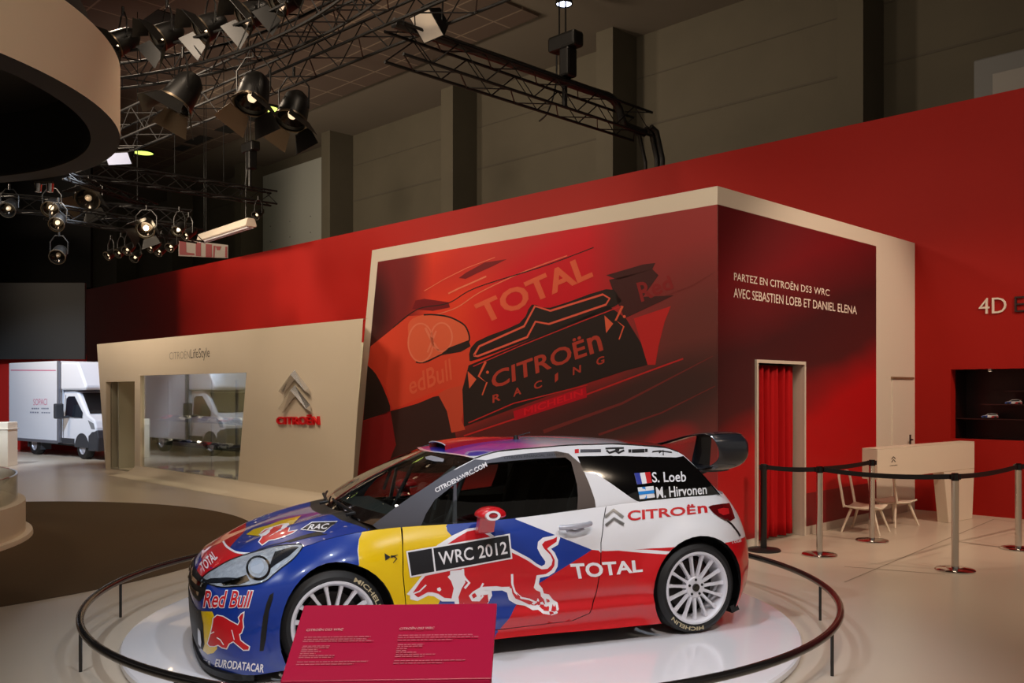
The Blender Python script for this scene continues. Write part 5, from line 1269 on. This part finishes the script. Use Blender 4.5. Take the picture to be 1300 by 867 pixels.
# ------------------------------------------------------------------ left: carpet, podium, hanging drum
tag(obj('round_carpet', MB().lathe([(0, .012), (3.96, .012), (3.98, .006), (3.98, 0)], 128, Matrix.Translation((-6.93, 9.85, 0))), mat('carpet_brown', (88, 72, 54), .95, spec=.1, noise=.12, nscale=60), smooth=30), 'large round dark brown carpet on the pale floor', 'carpet')
PC = (-8.33, 9.43)
PD = thing('round_podium', 'low round cream podium at the left picture edge', 'podium', (PC[0], PC[1], .012))
obj('drum', MB().lathe([(2.86, .012), (2.86, .41), (2.84, .413), (0, .413)], 96), M_cream, PD, smooth=40)
obj('plinth_ring', MB().lathe([(2.86, .05), (2.93, .05), (2.94, .012), (2.94, 0)], 96), M_cream, PD, smooth=40)
M_plexi = glass('clear_plexiglass', (238, 238, 234), .8, base=.06)
rg = thing('clear_guard', 'clear curved plexiglass guard standing on the round podium', 'guard', (PC[0], PC[1], .426))
obj('sheet', MB().lathe([(2.76, 0), (2.76, .30), (2.775, .30), (2.775, 0)], 64), M_plexi, rg, smooth=40)
obj('top_edge', MB().lathe([(2.757, .30), (2.778, .30), (2.778, .306), (2.757, .306)], 64), M_lens, rg, smooth=40)
# display pillar behind the podium
px_, py_ = at_z(8, 592, 0).xy
pl_ = thing('display_pillar', 'pale rectangular display pillar behind the podium at the left edge', 'pillar', (px_ - .35, py_ + .1, 0), .1)
hp = EYE - (536 - HOR) / FPX * py_
obj('column', MB().box(-.42, .42, -.25, .25, 0, hp), M_cream, pl_, bevel=.01)
obj('cover', MB().box(-.44, .44, -.27, .27, hp - .16, hp - .145), M_frame, pl_)
DC, DR, DZ = (-7.70, 8.61), 3.635, 4.508
DRM = thing('hanging_drum', 'large cream ring drum hanging from the ceiling at upper left', 'ceiling drum', (DC[0], DC[1], DZ))
M_drum = mat('drum_fabric', (214, 196, 170), .7)
obj('skin', MB().lathe([(DR, 0), (DR, .76), (DR - .02, .78)], 128), M_drum, DRM, smooth=40)
obj('soffit_ring', MB().lathe([(DR, .0), (DR - .30, .0), (DR - .30, .03)], 128), mat('drum_soffit', (40, 38, 36), .8), DRM, smooth=30)
obj('inner_wall', MB().lathe([(DR - .30, .03), (DR - .30, 1.2)], 128), M_black, DRM, smooth=40)
obj('lid', MB().lathe([(DR - .02, .78), (0, 1.2)], 96), M_black, DRM, smooth=30)
for a in (.3, 1.9, 3.5, 5.1): obj('cable', MB().tube([(3 * math.cos(a), 3 * math.sin(a), .8), (3 * math.cos(a), 3 * math.sin(a), 10.95 - DZ)], .012, 6), M_black, DRM)
# low red wall, grey banner and black drape behind the truck
struct('wall_left', MB().box(-30, (108 - CXP) / FPX * 25.9, 25.9, 26.0, 0, 2.75), M_redwall, M=Matrix.Identity(4))
struct('wall_left_grey', MB().box(-30, (107.5 - CXP) / FPX * 25.6, 25.6, 25.7, EYE + (HOR - 456) / FPX * 25.6, EYE + (HOR - 359) / FPX * 25.6), mat('grey_banner', (20, 20, 19), .85), M=Matrix.Identity(4))
struct('wall_left_drape', MB().box(-34, (115 - CXP) / FPX * 26.2, 26.2, 26.35, 4.7, 9.0), mat('black_drape', (9, 9, 9), .95, spec=.05), M=Matrix.Identity(4))
mb = MB()
for i in range(5): mb.box(-34, -13.2, 24.0 - i * .9, 24.12 - i * .9, 6.6 + .12 * i, 6.75 + .12 * i)
struct('beam_left', mb, M_black, M=Matrix.Identity(4))
struct('wall_far_left', MB().box(-36, -35.8, -18, 27, 0, ZC), M_conc, M=Matrix.Identity(4))

# ---- white box truck
TP0 = at_z(44, 577, 0); TP1 = at_z(105, 583, 0); th_ = (TP1 - TP0).normalized(); WBT = (TP1 - TP0).length
TA = math.atan2(th_.y, th_.x); WT = .78
lft = Vector((-th_.y, th_.x, 0)); TO = TP0 + lft * WT
TRK = thing('box_truck', 'white box truck parked beyond the left end of the cream wall', 'truck', TO[:], TA)
TM = Matrix.Translation(TO) @ Matrix.Rotation(TA, 4, 'Z'); TI = TM.inverted()
def tx(px, py, y=-WT):
    a = TI @ EYEV; d = TI.to_3x3() @ ray(px, py); p = a + d * ((y - a.y) / d.y); return p.x, p.z
M_twhite = mat('truck_white', (222, 226, 236), .35, coat=.5); M_tgrey = mat('truck_plastic', (52, 54, 60), .5); M_tseal = mat('truck_seal', (120, 122, 132), .4, metal=.4)
yb_ = WT + .08
bx0 = tx(11, 500, -yb_)[0]; bx1 = tx(73, 500, -yb_)[0]; bzt = tx(40, 459.5, -yb_)[1]; bzb = tx(50, 560, -yb_)[1]
obj('cargo_box', MB().box(bx0, bx1, -yb_, yb_, bzb, bzt), M_twhite, TRK, bevel=.03)
obj('corner_profile', MB().box(bx1 - .02, bx1 + .07, -yb_ - .01, -yb_ + .05, bzb, bzt).box(bx1 - .02, bx1 + .07, yb_ - .05, yb_ + .01, bzb, bzt).box(bx0, bx1, -yb_ - .01, -yb_ + .02, bzb - .03, bzb + .05), M_tseal, TRK, bevel=.01)
cx0 = bx1 + .07
obj('roof_fairing', MB().prism([(cx0, 1.72), (cx0, bzt - .03), (cx0 + .9, bzt - .05), (cx0 + 1.35, 1.80), (cx0 + 1.30, 1.72)], lambda x, z: (x, -yb_ + .04, z), lambda x, z: (x, yb_ - .04, z)), M_twhite, TRK, bevel=.05)
fz = WBT
cabp = [(cx0, .35), (cx0, 1.70), (cx0 + .55, 1.72), (cx0 + .75, 1.66), (fz + .25, 1.12), (fz + .62, .98), (fz + .70, .80), (fz + .70, .35)]
obj('cab', MB().prism(cabp, lambda x, z: (x, -WT - .02 + .10 * max(0, z - 1.0), z), lambda x, z: (x, WT + .02 - .10 * max(0, z - 1.0), z)), M_twhite, TRK, bevel=.04)
ws0, ws1 = Vector((cx0 + .79, 0, 1.645)), Vector((fz + .25, 0, 1.135)); nn = Vector((ws0.z - ws1.z, 0, ws1.x - ws0.x)).normalized() * .012
m = MB(); m.hexa([(ws1.x + nn.x * 0, -WT + .06, ws1.z), (ws1.x, WT - .06, ws1.z), (ws0.x, WT - .14, ws0.z), (ws0.x, -WT + .14, ws0.z), (ws1.x + nn.x, -WT + .06, ws1.z + nn.z), (ws1.x + nn.x, WT - .06, ws1.z + nn.z), (ws0.x + nn.x, WT - .14, ws0.z + nn.z), (ws0.x + nn.x, -WT + .14, ws0.z + nn.z)])
obj('windscreen', m, M_gloss, TRK)
for s in (-1, 1):
    yy = lambda z: s * (WT + .024 - .10 * max(0, z - 1.0))
    P = [(cx0 + .22, 1.05), (cx0 + .20, 1.50), (cx0 + .30, 1.56), (cx0 + .62, 1.56), (fz + .02, 1.16), (fz + .02, 1.03)]
    obj('side_window', MB().prism(P, lambda x, z: (x, yy(z), z), lambda x, z: (x, yy(z) + s * .006, z)), mat('truck_glass', (30, 36, 46), .08, coat=1.), TRK)
    obj('door_gap', MB().tube([(cx0 + .12, s * (WT + .02), .5), (cx0 + .12, s * (WT + .02), 1.0), (cx0 + .14, yy(1.6), 1.6)], .006, 5), M_tseal, TRK)
    mr = obj('mirror', MB().box(cx0 + .30, cx0 + .42, s * (WT + .14), s * (WT + .36), 1.0, 1.38), M_tgrey, TRK, bevel=.03)
    obj('mirror_arm', MB().tube([(cx0 + .38, s * (WT), 1.05), (cx0 + .37, s * (WT + .2), 1.02)], .03, 8), M_tgrey, mr)
    obj('headlamp', MB().prism([(fz + .30, .98), (fz + .60, .90), (fz + .66, .76), (fz + .48, .76)], lambda x, z: (x, s * (WT + .022), z), lambda x, z: (x + .02, s * (WT - .2), z)), mat('truck_lamp', (190, 196, 205), .12, metal=.6), TRK)
    obj('sill', MB().box(cx0 + .02, fz - .38, s * (WT - .1), s * (WT + .03), .36, .50), M_tgrey, TRK)
    m = MB(); rr_ = .36
    m.prism([(fz + rr_ * math.cos(a), .29 + rr_ * math.sin(a)) for a in np.linspace(0, PI, 14)], lambda x, z: (x, s * (WT - .2), z), lambda x, z: (x, s * (WT + .028), z)); obj('wheel_arch', m, M_tgrey, TRK)
    for xx in (0, fz):
        MW_ = Matrix.Translation((xx, s * (WT - .09), .29)) @ Matrix.Rotation(R(90), 4, 'X')
        w_ = obj('wheel', MB().lathe([(.17, .10), (.27, .10), (.29, .07), (.29, -.07), (.27, -.10), (.17, -.10)], 32, MW_), M_tyre, TRK, smooth=40)
        obj('hub', MB().lathe([(0, .07), (.08, .075), (.16, .06), (.175, .09), (.175, -.09), (.16, -.06), (0, -.07)], 24, MW_), M_silv, w_, smooth=40)
obj('bumper', MB().prism([(fz + .30, .22), (fz + .30, .60), (fz + .50, .72), (fz + .74, .74), (fz + .80, .55), (fz + .76, .22)], lambda x, z: (x, -WT - .02, z), lambda x, z: (x, WT + .02, z)), M_tgrey, TRK, bevel=.03)
obj('chassis', MB().box(bx0 + .1, fz, -.4, .4, .26, bzb), M_tgrey, TRK)
obj('rear_mudguard', MB().box(-.42, -.34, -WT, -WT + .25, .2, bzb).box(.34, .42, -WT, -WT + .25, .15, bzb), M_tgrey, TRK)
zt5 = zz(0, 440, 5.42)
def f3t(px, py, d=0): x, z = tx(px, py, -yb_); return (x, -yb_ - .004, z)
obj('side_lettering', letter_mb('SOPACI', quad(zt5((230, 404), (325, 402), (325, 358), (230, 360))), f3t, bold=.0), mat('truck_ink', (200, 120, 150), .5), TRK, fix=False)
for q in (((218, 432), (338, 432), (338, 420), (218, 420)), ((206, 458), (348, 460), (348, 450), (206, 446))): 
    mb = MB(); P = zt5(*q); n_ = 9
    fm = quad(P)
    for i in range(n_):
        if i in (4,): continue
        u0, u1 = i / n_ + .01, (i + .8) / n_; mb.add([f3t(*fm(*p)) for p in ((u0, .1), (u1, .1), (u1, .9), (u0, .9))], [(0, 1, 2, 3)])
    obj('fine_lettering', mb, mat('truck_ink_grey', (120, 128, 150), .5), TRK, fix=False)
mb = MB(); mb.add([f3t(*p) for p in zt5((75, 166), (385, 167), (385, 160), (75, 158))], [(0, 1, 2, 3)]); obj('side_band', mb, MATS['truck_ink'], TRK, fix=False)
# a second van of the same kind stands out of frame; the shop window mirrors it
v2 = copy_tree(TRK); v2['label'] = 'second white truck whose reflection fills the shop window'; v2['group'] = 'white trucks'; TRK['group'] = 'white trucks'
def mirror_pt(px, py):
    p = HI @ at_z(px, py, 0); p.y = 2 * (WY + .04) - p.y; return HM @ p
r0, r1 = mirror_pt(205, 573), mirror_pt(302, 582); dv = (r1 - r0).normalized()
v2.rotation_euler = (0, 0, math.atan2(dv.y, dv.x)); lf2 = Vector((-dv.y, dv.x, 0))
v2.location = r0 - lf2 * WT
# ------------------------------------------------------------------ lighting rig under the hall roof
M_truss = mat('truss_black', (7, 7, 7), .6, spec=.3)
M_lamp = mat('lamp_can', (18, 17, 16), .4, metal=.3)
M_lampin = mat('lamp_silver', (104, 92, 76), .35, metal=.8)
M_bowl = mat('lamp_bowl', (40, 34, 28), .15, metal=.8)
def warm(v): return mat('lens_glow_%g' % v, (255, 226, 190), .3, emit=(255, 224, 180), estr=v)
def truss(label, p, q, w=.32, pitch=.45, lift=True, cables=(), four=True):
    p, q = Vector(p), Vector(q); d = q - p; L = d.length; u = d.normalized(); v = Vector((0, 0, 1)); s = u.cross(v).normalized()
    t = thing('lighting_truss', label, 'truss', p[:], 0, 'lighting trusses')
    off = [(-.5, -.5), (.5, -.5), (.5, .5), (-.5, .5)] if four else [(-.5, -.5), (.5, -.5), (0, .4)]
    C = [s * (a * w) + v * (b * w) for a, b in off]
    m = MB()
    for c in C: m.tube([c, c + d], .024, 6)
    obj('chords', m, M_truss, t)
    m = MB(); n = max(2, int(L / pitch))
    for f in range(len(C)):
        a, b = C[f], C[(f + 1) % len(C)]
        for i in range(n):
            x0, x1 = u * (L * i / n), u * (L * (i + 1) / n)
            m.tube([(a if i % 2 else b) + x0, (b if i % 2 else a) + x1], .011, 4, caps=False)
    obj('lacing', m, M_truss, t)
    for i, f in enumerate(cables):
        c = u * (L * f); obj('hanging_cable', MB().tube([c + v * w * .5, Vector((c.x, c.y, 10.9 - p.z))], .010, 5), M_truss, t)
    return t
def hoist(label, p, z):
    """chain hoist: motor body, hook block and chain"""
    t = thing('chain_hoist', label, 'hoist', (p[0], p[1], z), HA, 'chain hoists')
    obj('motor', MB().box(-.30, .30, -.13, .13, .62, .88), M_lamp, t, bevel=.05)
    obj('gear_case', MB().box(-.05, .16, -.12, .12, .16, .64), M_lamp, t, bevel=.04)
    obj('hook_block', MB().tube([(-.02, 0, .62), (-.02, 0, -.30)], .045, 8), M_lamp, t)
    obj('chain', MB().tube([(.0, 0, .88), (.0, 0, 10.9 - z)], .014, 6).tube([(-.14, 0, .88), (-.16, .02, 10.9 - z)], .014, 6), M_lamp, t)
    obj('slack_chain', MB().tube(catmull([(-.2, 0, .6), (-.25, .03, .1), (-.42, .02, -.3), (-.6, 0, -.42)], 5), .014, 6), M_lamp, t)
    return t
def parcan(label, p, tgt, r=.16, L=.42, doors=True, glow=6., top=None, group='hanging spotlights', power=0, deg=40, col=WARM):
    """spotlight: can, front ring, lens, four barn doors, yoke with clamp"""
    p = Vector(p); t = thing('spotlight', label, 'spotlight', p[:], 0, group); d = (Vector(tgt) - p).normalized(); M = d.to_track_quat('Z', 'Y').to_matrix().to_4x4()
    obj('can', MB().lathe([(0, -L * .62), (r * .45, -L * .6), (r * .8, -L * .42), (r * .92, -L * .1), (r, L * .25), (r, L * .38), (r * .93, L * .38), (r * .85, L * .22)], 24, M), M_lamp, t, smooth=40)
    obj('front_ring', MB().lathe([(r * .98, L * .36), (r * 1.08, L * .36), (r * 1.08, L * .42), (r * .98, L * .42)], 24, M), M_lampin, t, smooth=40)
    obj('bowl', MB().lathe([(0, L * .05), (r * .5, L * .10), (r * .92, L * .30)], 20, M), M_bowl, t, smooth=60)
    obj('bulb', MB().lathe([(0, L * .30), (r * .22, L * .26), (r * .30, L * .16), (r * .26, L * .06), (0, L * .05)], 16, M), warm(glow), t, smooth=60)
    if doors:
        for k in range(4):
            a = k * PI / 2 + .4; Q = M @ Matrix.Rotation(a, 4, 'Z'); w0, w1 = r * .75, r * 1.15; h = r * 1.25
            m = MB().add([Q @ Vector(x) for x in ((r * 1.0, -w0, L * .42), (r * 1.0, w0, L * .42), (r * 1.0 + h * .55, w1, L * .42 + h * .8), (r * 1.0 + h * .55, -w1, L * .42 + h * .8))], [(0, 1, 2, 3)])
            obj('barn_door', m, M_lampin if k == 2 and r > .22 else M_lamp, t, solid=.004)
    zt_ = top if top is not None else p.z + .55; h = zt_ - p.z
    s = d.cross(Vector((0, 0, 1))); s = s.normalized() if s.length > .01 else Vector((1, 0, 0))
    obj('yoke', MB().tube([s * r * 1.1, s * r * 1.12 + Vector((0, 0, h * .5)), s * r * .5 + Vector((0, 0, h * .78)), s * -r * .5 + Vector((0, 0, h * .78)), s * -r * 1.12 + Vector((0, 0, h * .5)), s * -r * 1.1], .014, 6).tube([(0, 0, h * .76), (0, 0, h)], .025, 8), M_lamp, t, smooth=50)
    if power: spot(p + d * (L * .5), tgt, power, deg, col, rad=r * .8)
    return t
# truss towards the red wall, its drop legs and cable bundle
tA = on_y(818, 172, YW); zA = tA[1]; yA0 = on_x(500, 54, tA[0])[0]
WA = .42
truss('long black truss running from the rig to the top of the red wall', hall(tA[0], yA0, zA + .15), hall(tA[0], YW - .05, zA + .15), WA, .5)
dl_ = thing('cable_drop', 'black cable bundle lying on the truss and dropping behind the red wall', 'cable', hall(tA[0], YW, zA)[:], HA)
obj('bundle', MB().tube(catmull([(0, yA0 - YW, .42), (.02, -3.2, .44), (0, -1.6, .46), (0, -1.0, .47), (0, -.75, .35), (0, -.6, .1), (0, -.3, .06), (0, 0, .05)], 5), .075, 8), M_lamp, dl_, smooth=50)
for dx in (-.22, .05, .16): obj('drop_leg', MB().tube([(dx, -.02, .12), (dx + .02, .12, .06), (dx + .02, .30, -.4), (dx + .02, .30, -2.6)], .035 if dx < 0 else .05, 8), M_lamp, dl_, smooth=50)
yh = on_x(718, 118, tA[0])[0]; ph = hall(tA[0], yh); hoist('black chain hoist holding the truss near the red wall', ph, EYE + (HOR - 64) / FPX * ph.y - .62)
# main truss along the stand
ZT = 7.0
P1_, P2_ = at_y(600, -12, (ZT - EYE) * FPX / (HOR + 12)), at_z(120, 190, ZT)
truss('heavy black main truss crossing the top of the picture diagonally', (P1_.x + 2.5, P1_.y - 2.6, ZT), (P2_.x - 1.2, P2_.y + .9, ZT), .55, .6)
# curved truss beside the drum
def ring_truss(label, c, r, a0, a1, z, w=.42):
    t = thing('lighting_truss', label, 'truss', (c[0], c[1], z), 0, 'lighting trusses'); A = np.linspace(a0, a1, 40); m = MB()
    for dr_, dz_ in ((-.5, -.5), (.5, -.5), (.5, .5), (-.5, .5)): m.tube([((r + dr_ * w) * math.cos(a), (r + dr_ * w) * math.sin(a), dz_ * w) for a in A], .024, 6)
    obj('chords', m, M_truss, t); m = MB()
    for f in range(4):
        o1, o2 = ((-.5, -.5), (.5, -.5), (.5, .5), (-.5, .5))[f], ((.5, -.5), (.5, .5), (-.5, .5), (-.5, -.5))[f]
        for i in range(39):
            k1, k2 = (o1, o2) if i % 2 else (o2, o1)
            m.tube([((r + k1[0] * w) * math.cos(A[i]), (r + k1[0] * w) * math.sin(A[i]), k1[1] * w), ((r + k2[0] * w) * math.cos(A[i + 1]), (r + k2[0] * w) * math.sin(A[i + 1]), k2[1] * w)], .011, 4, caps=False)
    obj('lacing', m, M_truss, t)
ring_truss('curved black truss sweeping round the hanging drum', (-9.0, 6.6), 8.7, R(8), R(100), 7.0)
# two short trusses along the depth, lower left
C0, C1 = at_z(112, 215, 6.9), at_z(348, 252, 6.9)
truss('slim black truss ending left of the hanging strip light', C0 - (C1 - C0) * .5, C1, .34, .4, cables=(.62, .8))
d0, d1 = at_z(0, 257, 6.0), at_z(243, 277, 6.0)
truss('low black truss over the truck carrying a row of small lamps', d0 - (d1 - d0) * .2, d1, .34, .4, cables=(.5, .75))
e0, e1 = at_z(60, 268, 5.6), at_z(254, 300, 5.6)
truss('lowest black truss at the left with the bright warm lamp', e0, e1, .30, .4)
f0, f1 = at_z(84, 222, 6.3), at_z(200, 262, 6.3)
truss('thin black bar truss just under the drum edge', f0, f1, .16, .3, four=False)
hoist('black chain hoist on the slim truss near the pale cladding', at_z(318, 245, 6.9)[:2], 7.35)
# spotlights
def at_h(px, py, z): return at_z(px, py, z)
up = [(156, 52, 'leftmost barn door spotlight just right of the drum edge'), (212, 44, 'second spotlight from the drum on the curved truss'), (267, 33, 'third spotlight from the drum on the curved truss'), (322, 17, 'fourth spotlight from the drum on the curved truss'), (364, -2, 'spotlight cut by the top edge above the curved truss')]
for px, py, lb in up:
    p = at_h(px, py, 7.35); parcan(lb, p, (p.x - 4.5, p.y - 3.5, 3.4), .20, .44, True, 5., 7.9)
for px, py, lb, tg in ((232, 118, 'big spotlight with open flaps below the curved truss', (-1.5, -1, -3)), (322, 118, 'big spotlight with a pale flap below the main truss', (-.3, -1.4, -3)), (373, 140, 'lowest big spotlight hanging under the main truss', (-.4, -1.2, -2.6))):
    p = at_h(px, py, 6.25); parcan(lb, p, p + Vector(tg), .25, .56, True, 1.2, 6.95)
p = at_h(545, 31, 6.75); fl2 = thing('flood_light', 'square pale flood light under the main truss at top centre', 'flood light', p[:], HA, 'flood lights')
def flood(t, w, h, rx, glow):
    M = Matrix.Rotation(rx, 4, 'X'); b = MB(); b.v = [tuple(M @ Vector(q)) for q in MB().hexa([(-w, -.06, -h), (w, -.06, -h), (w, .12, -h * .6), (-w, .12, -h * .6), (-w, -.06, h), (w, -.06, h), (w, .12, h * .6), (-w, .12, h * .6)]).v]; b.f = MB().hexa([(0, 0, 0)] * 8).f; b.mi = [0] * 6
    obj('housing', b, M_lamp, t); g = MB().add([M @ Vector(q) for q in ((-w * .92, -.064, -h * .92), (w * .92, -.064, -h * .92), (w * .92, -.064, h * .92), (-w * .92, -.064, h * .92))], [(0, 1, 2, 3)]); obj('lens', g, glow, t)
    obj('bracket', MB().tube([(-w * 1.05, .03, 0), (-w * 1.05, .05, h * 1.6), (w * 1.05, .05, h * 1.6), (w * 1.05, .03, 0)], .015, 6), M_lamp, t)
flood(fl2, .22, .20, R(42), mat('flood_glass', (205, 190, 170), .2, emit=(255, 235, 210), estr=.12))
p = at_h(152, 200, 6.1); fl3 = thing('flood_light', 'pale blue flood light at the right lower edge of the drum', 'flood light', p[:], HA + .6, 'flood lights')
flood(fl3, .26, .12, R(35), mat('flood_blue', (180, 185, 205), .2, emit=(215, 225, 255), estr=.35))
p = at_y(716, 6, (ZC - .4 - EYE) * FPX / (HOR - 6)); hb = thing('high_bay_lamp', 'bright white high bay lamp above the chain hoist at the top edge', 'ceiling lamp', p[:], 0)
obj('shade', MB().lathe([(.05, .35), (.14, .3), (.20, .05), (.20, 0), (.18, 0)], 24), M_lamp, hb, smooth=40); obj('lens', MB().lathe([(0, .01), (.17, .02)], 24), mat('lens_cold', (230, 238, 255), .3, emit=(225, 232, 255), estr=8.), hb)
small = [(113, 250, 6.2, 'dark spotlight under the drum beside the green ceiling light', .15, .26), (66, 262, 5.7, 'upper warm spotlight at the left below the drum', 2., .17), (74, 281, 5.3, 'lower warm spotlight at the left below the drum', 1.6, .15), (12, 263, 5.7, 'flat spotlight at the very left edge below the drum', .5, .16), (186, 288, 5.5, 'bright warm spotlight glowing on the lowest truss', 14., .2), (75, 322, 4.7, 'dim spotlight hanging before the black drape', .05, .16)]
for px, py, z, lb, gl, r_ in small:
    p = at_h(px, py, z); parcan(lb, p, p + Vector((.3, -1.5, -1.0)), r_, .44, r_ > .19, gl, z + .5)
mini = [(141, 322), (154, 319), (164, 315), (173, 325), (195, 312), (205, 317), (219, 311), (228, 290), (240, 296), (328, 271)]
for i, (px, py) in enumerate(mini):
    p = at_h(px, py, 5.1 if px < 300 else 6.3); nth = ['first', 'second', 'third', 'fourth', 'fifth', 'sixth', 'seventh', 'eighth', 'ninth'][i] if i < 9 else ''
    lb = '%s small black lamp from the left in the row above the red wall' % nth if i < 9 else 'small black lamp under the end of the slim truss'
    parcan(lb, p, p + Vector((-.8 + .2 * (i % 4), -1.2, -1.0)), .11, .34, False, 9. if i == 7 else 1.6, p.z + .45, 'small lamps above the red wall')
# moving head in the drum
p = at_h(57, 172, 5.1); mh = thing('moving_head', 'black moving head lamp hanging inside the dark drum', 'lamp', p[:], .5)
obj('head', MB().lathe([(0, -.2), (.13, -.18), (.17, 0), (.15, .22), (0, .22)], 20, Matrix.Rotation(R(120), 4, 'X')), M_gloss, mh, smooth=40)
obj('yoke', MB().tube([(-.2, 0, 0), (-.2, 0, .25), (.2, 0, .25), (.2, 0, 0)], .03, 8), M_gloss, mh, smooth=40); obj('base', MB().box(-.16, .16, -.12, .12, .25, .42), M_gloss, mh, bevel=.02)
p = at_h(56, 239, 4.42); m2 = thing('moving_head', 'tiny twin lamp under the drum rim at the left', 'lamp', p[:], 0)
obj('head', MB().lathe([(0, -.06), (.04, -.05), (.05, .06), (0, .07)], 14, Matrix.Translation((-.08, 0, 0))).lathe([(0, -.06), (.04, -.05), (.05, .06), (0, .07)], 14, Matrix.Translation((.08, 0, 0))), M_polish, m2, smooth=40); obj('bar', MB().box(-.12, .12, -.02, .02, .05, .09), M_lamp, m2)
# greenish round ceiling lights
M_green = mat('green_white_glow', (220, 240, 150), .4, emit=(214, 240, 110), estr=1.6)
for px, py, lb in ((182, 194, 'glowing yellow green round ceiling light right of the drum'), (84, 236, 'glowing yellow green round ceiling light under the drum edge'), (340, 138, 'glowing yellow green ceiling light behind the big spotlight')):
    p = at_z(px, py, 10.9); t = thing('ceiling_light', lb, 'ceiling light', p[:], 0, 'round ceiling lights')
    obj('rim', MB().lathe([(.36, .05), (.40, .05), (.40, -.02), (.36, -.02)], 28), M_lamp, t, smooth=40); obj('diffuser', MB().lathe([(0, -.03), (.25, -.02), (.37, 0)], 28), M_green, t, smooth=60)
# hanging white strip light and red white pictogram sign
a_, b_ = at_y(256, 300, 26.), at_y(319, 286, 23.5)
sl = thing('strip_light', 'long white unlit strip light hanging before the pilasters', 'strip light', ((a_ + b_) / 2)[:], math.atan2((b_ - a_).y, (b_ - a_).x)); hl_ = (b_ - a_).length / 2
obj('reflector', MB().prism([(-.10, 0), (.10, 0), (.16, -.20), (.13, -.22), (-.13, -.22), (-.16, -.20)], lambda y, z: (-hl_, y, z + .12), lambda y, z: (hl_, y, z + .12)), mat('strip_white', (226, 214, 196), .4), sl, bevel=.01)
obj('tube', MB().tube([(-hl_ * .97, -.06, -.11), (hl_ * .97, -.06, -.11)], .03, 8).tube([(-hl_ * .97, .06, -.11), (hl_ * .97, .06, -.11)], .03, 8), M_swhite, sl, smooth=50)
obj('wire', MB().tube([(-hl_ * .8, 0, .12), (-hl_ * .8, 0, 10.9 - sl.location.z)], .010, 5).tube([(hl_ * .8, 0, .12), (hl_ * .8, 0, 10.9 - sl.location.z)], .010, 5), M_lamp, sl)
YS = 28.
sg = thing('pictogram_sign', 'red and white hanging pictogram board above the red wall at left', 'sign', at_y(259, 317, YS)[:], 0); so = sg.location
zsn = zz(215, 290, 10.83)
def f3g(px, py, d=0): p = at_y(px, py, YS); return (p.x - so.x, -d, p.z - so.z)
def sgp(nm, m, d, *P): obj(nm, MB().prism(P, lambda a, b: f3g(a, b, 0 if d < .03 else .03), lambda a, b: f3g(a, b, d)), m, sg)
M_sgr = mat('pictogram_red', (112, 8, 15), .6); M_sgw = mat('pictogram_white', (136, 126, 118), .6)
sgp('board', M_sgw, .028, *zsn((130, 150), (810, 230), (810, 410), (130, 380)))
for P in (zsn((145, 165), (235, 175), (240, 330), (305, 340), (350, 345), (350, 372), (145, 365)), zsn((368, 195), (440, 200), (440, 385), (368, 380)), zsn((505, 215), (590, 222), (590, 398), (505, 395)), zsn((612, 240), (640, 238), (630, 330), (625, 400), (605, 400)), zsn((775, 250), (800, 252), (800, 405), (770, 400)), zsn((640, 245), (720, 250), (700, 300), (660, 300))): sgp('red_field', M_sgr, .036, *P)
obj('wire', MB().tube([(0, 0, .2), (0, 0, 10.9 - so.z)], .01, 5), M_lamp, sg)
# plain grey box standing in for a large sign on the hall wall
gx, gz = on_y(1238, 98, YC - .2); vb = thing('wall_sign_box', 'grey sign box on the concrete wall at upper right', 'vent', hall(gx, YC - .3, gz - 1.6)[:], HA)
obj('casing', MB().box(0, 3.2, 0, .3, 0, 1.9), mat('board_grey', (104, 104, 104), .6), vb, bevel=.03); obj('grille', MB().box(.35, 2.9, -.02, 0, .2, 1.55), mat('board_pale', (136, 132, 128), .6), vb, bevel=.02)
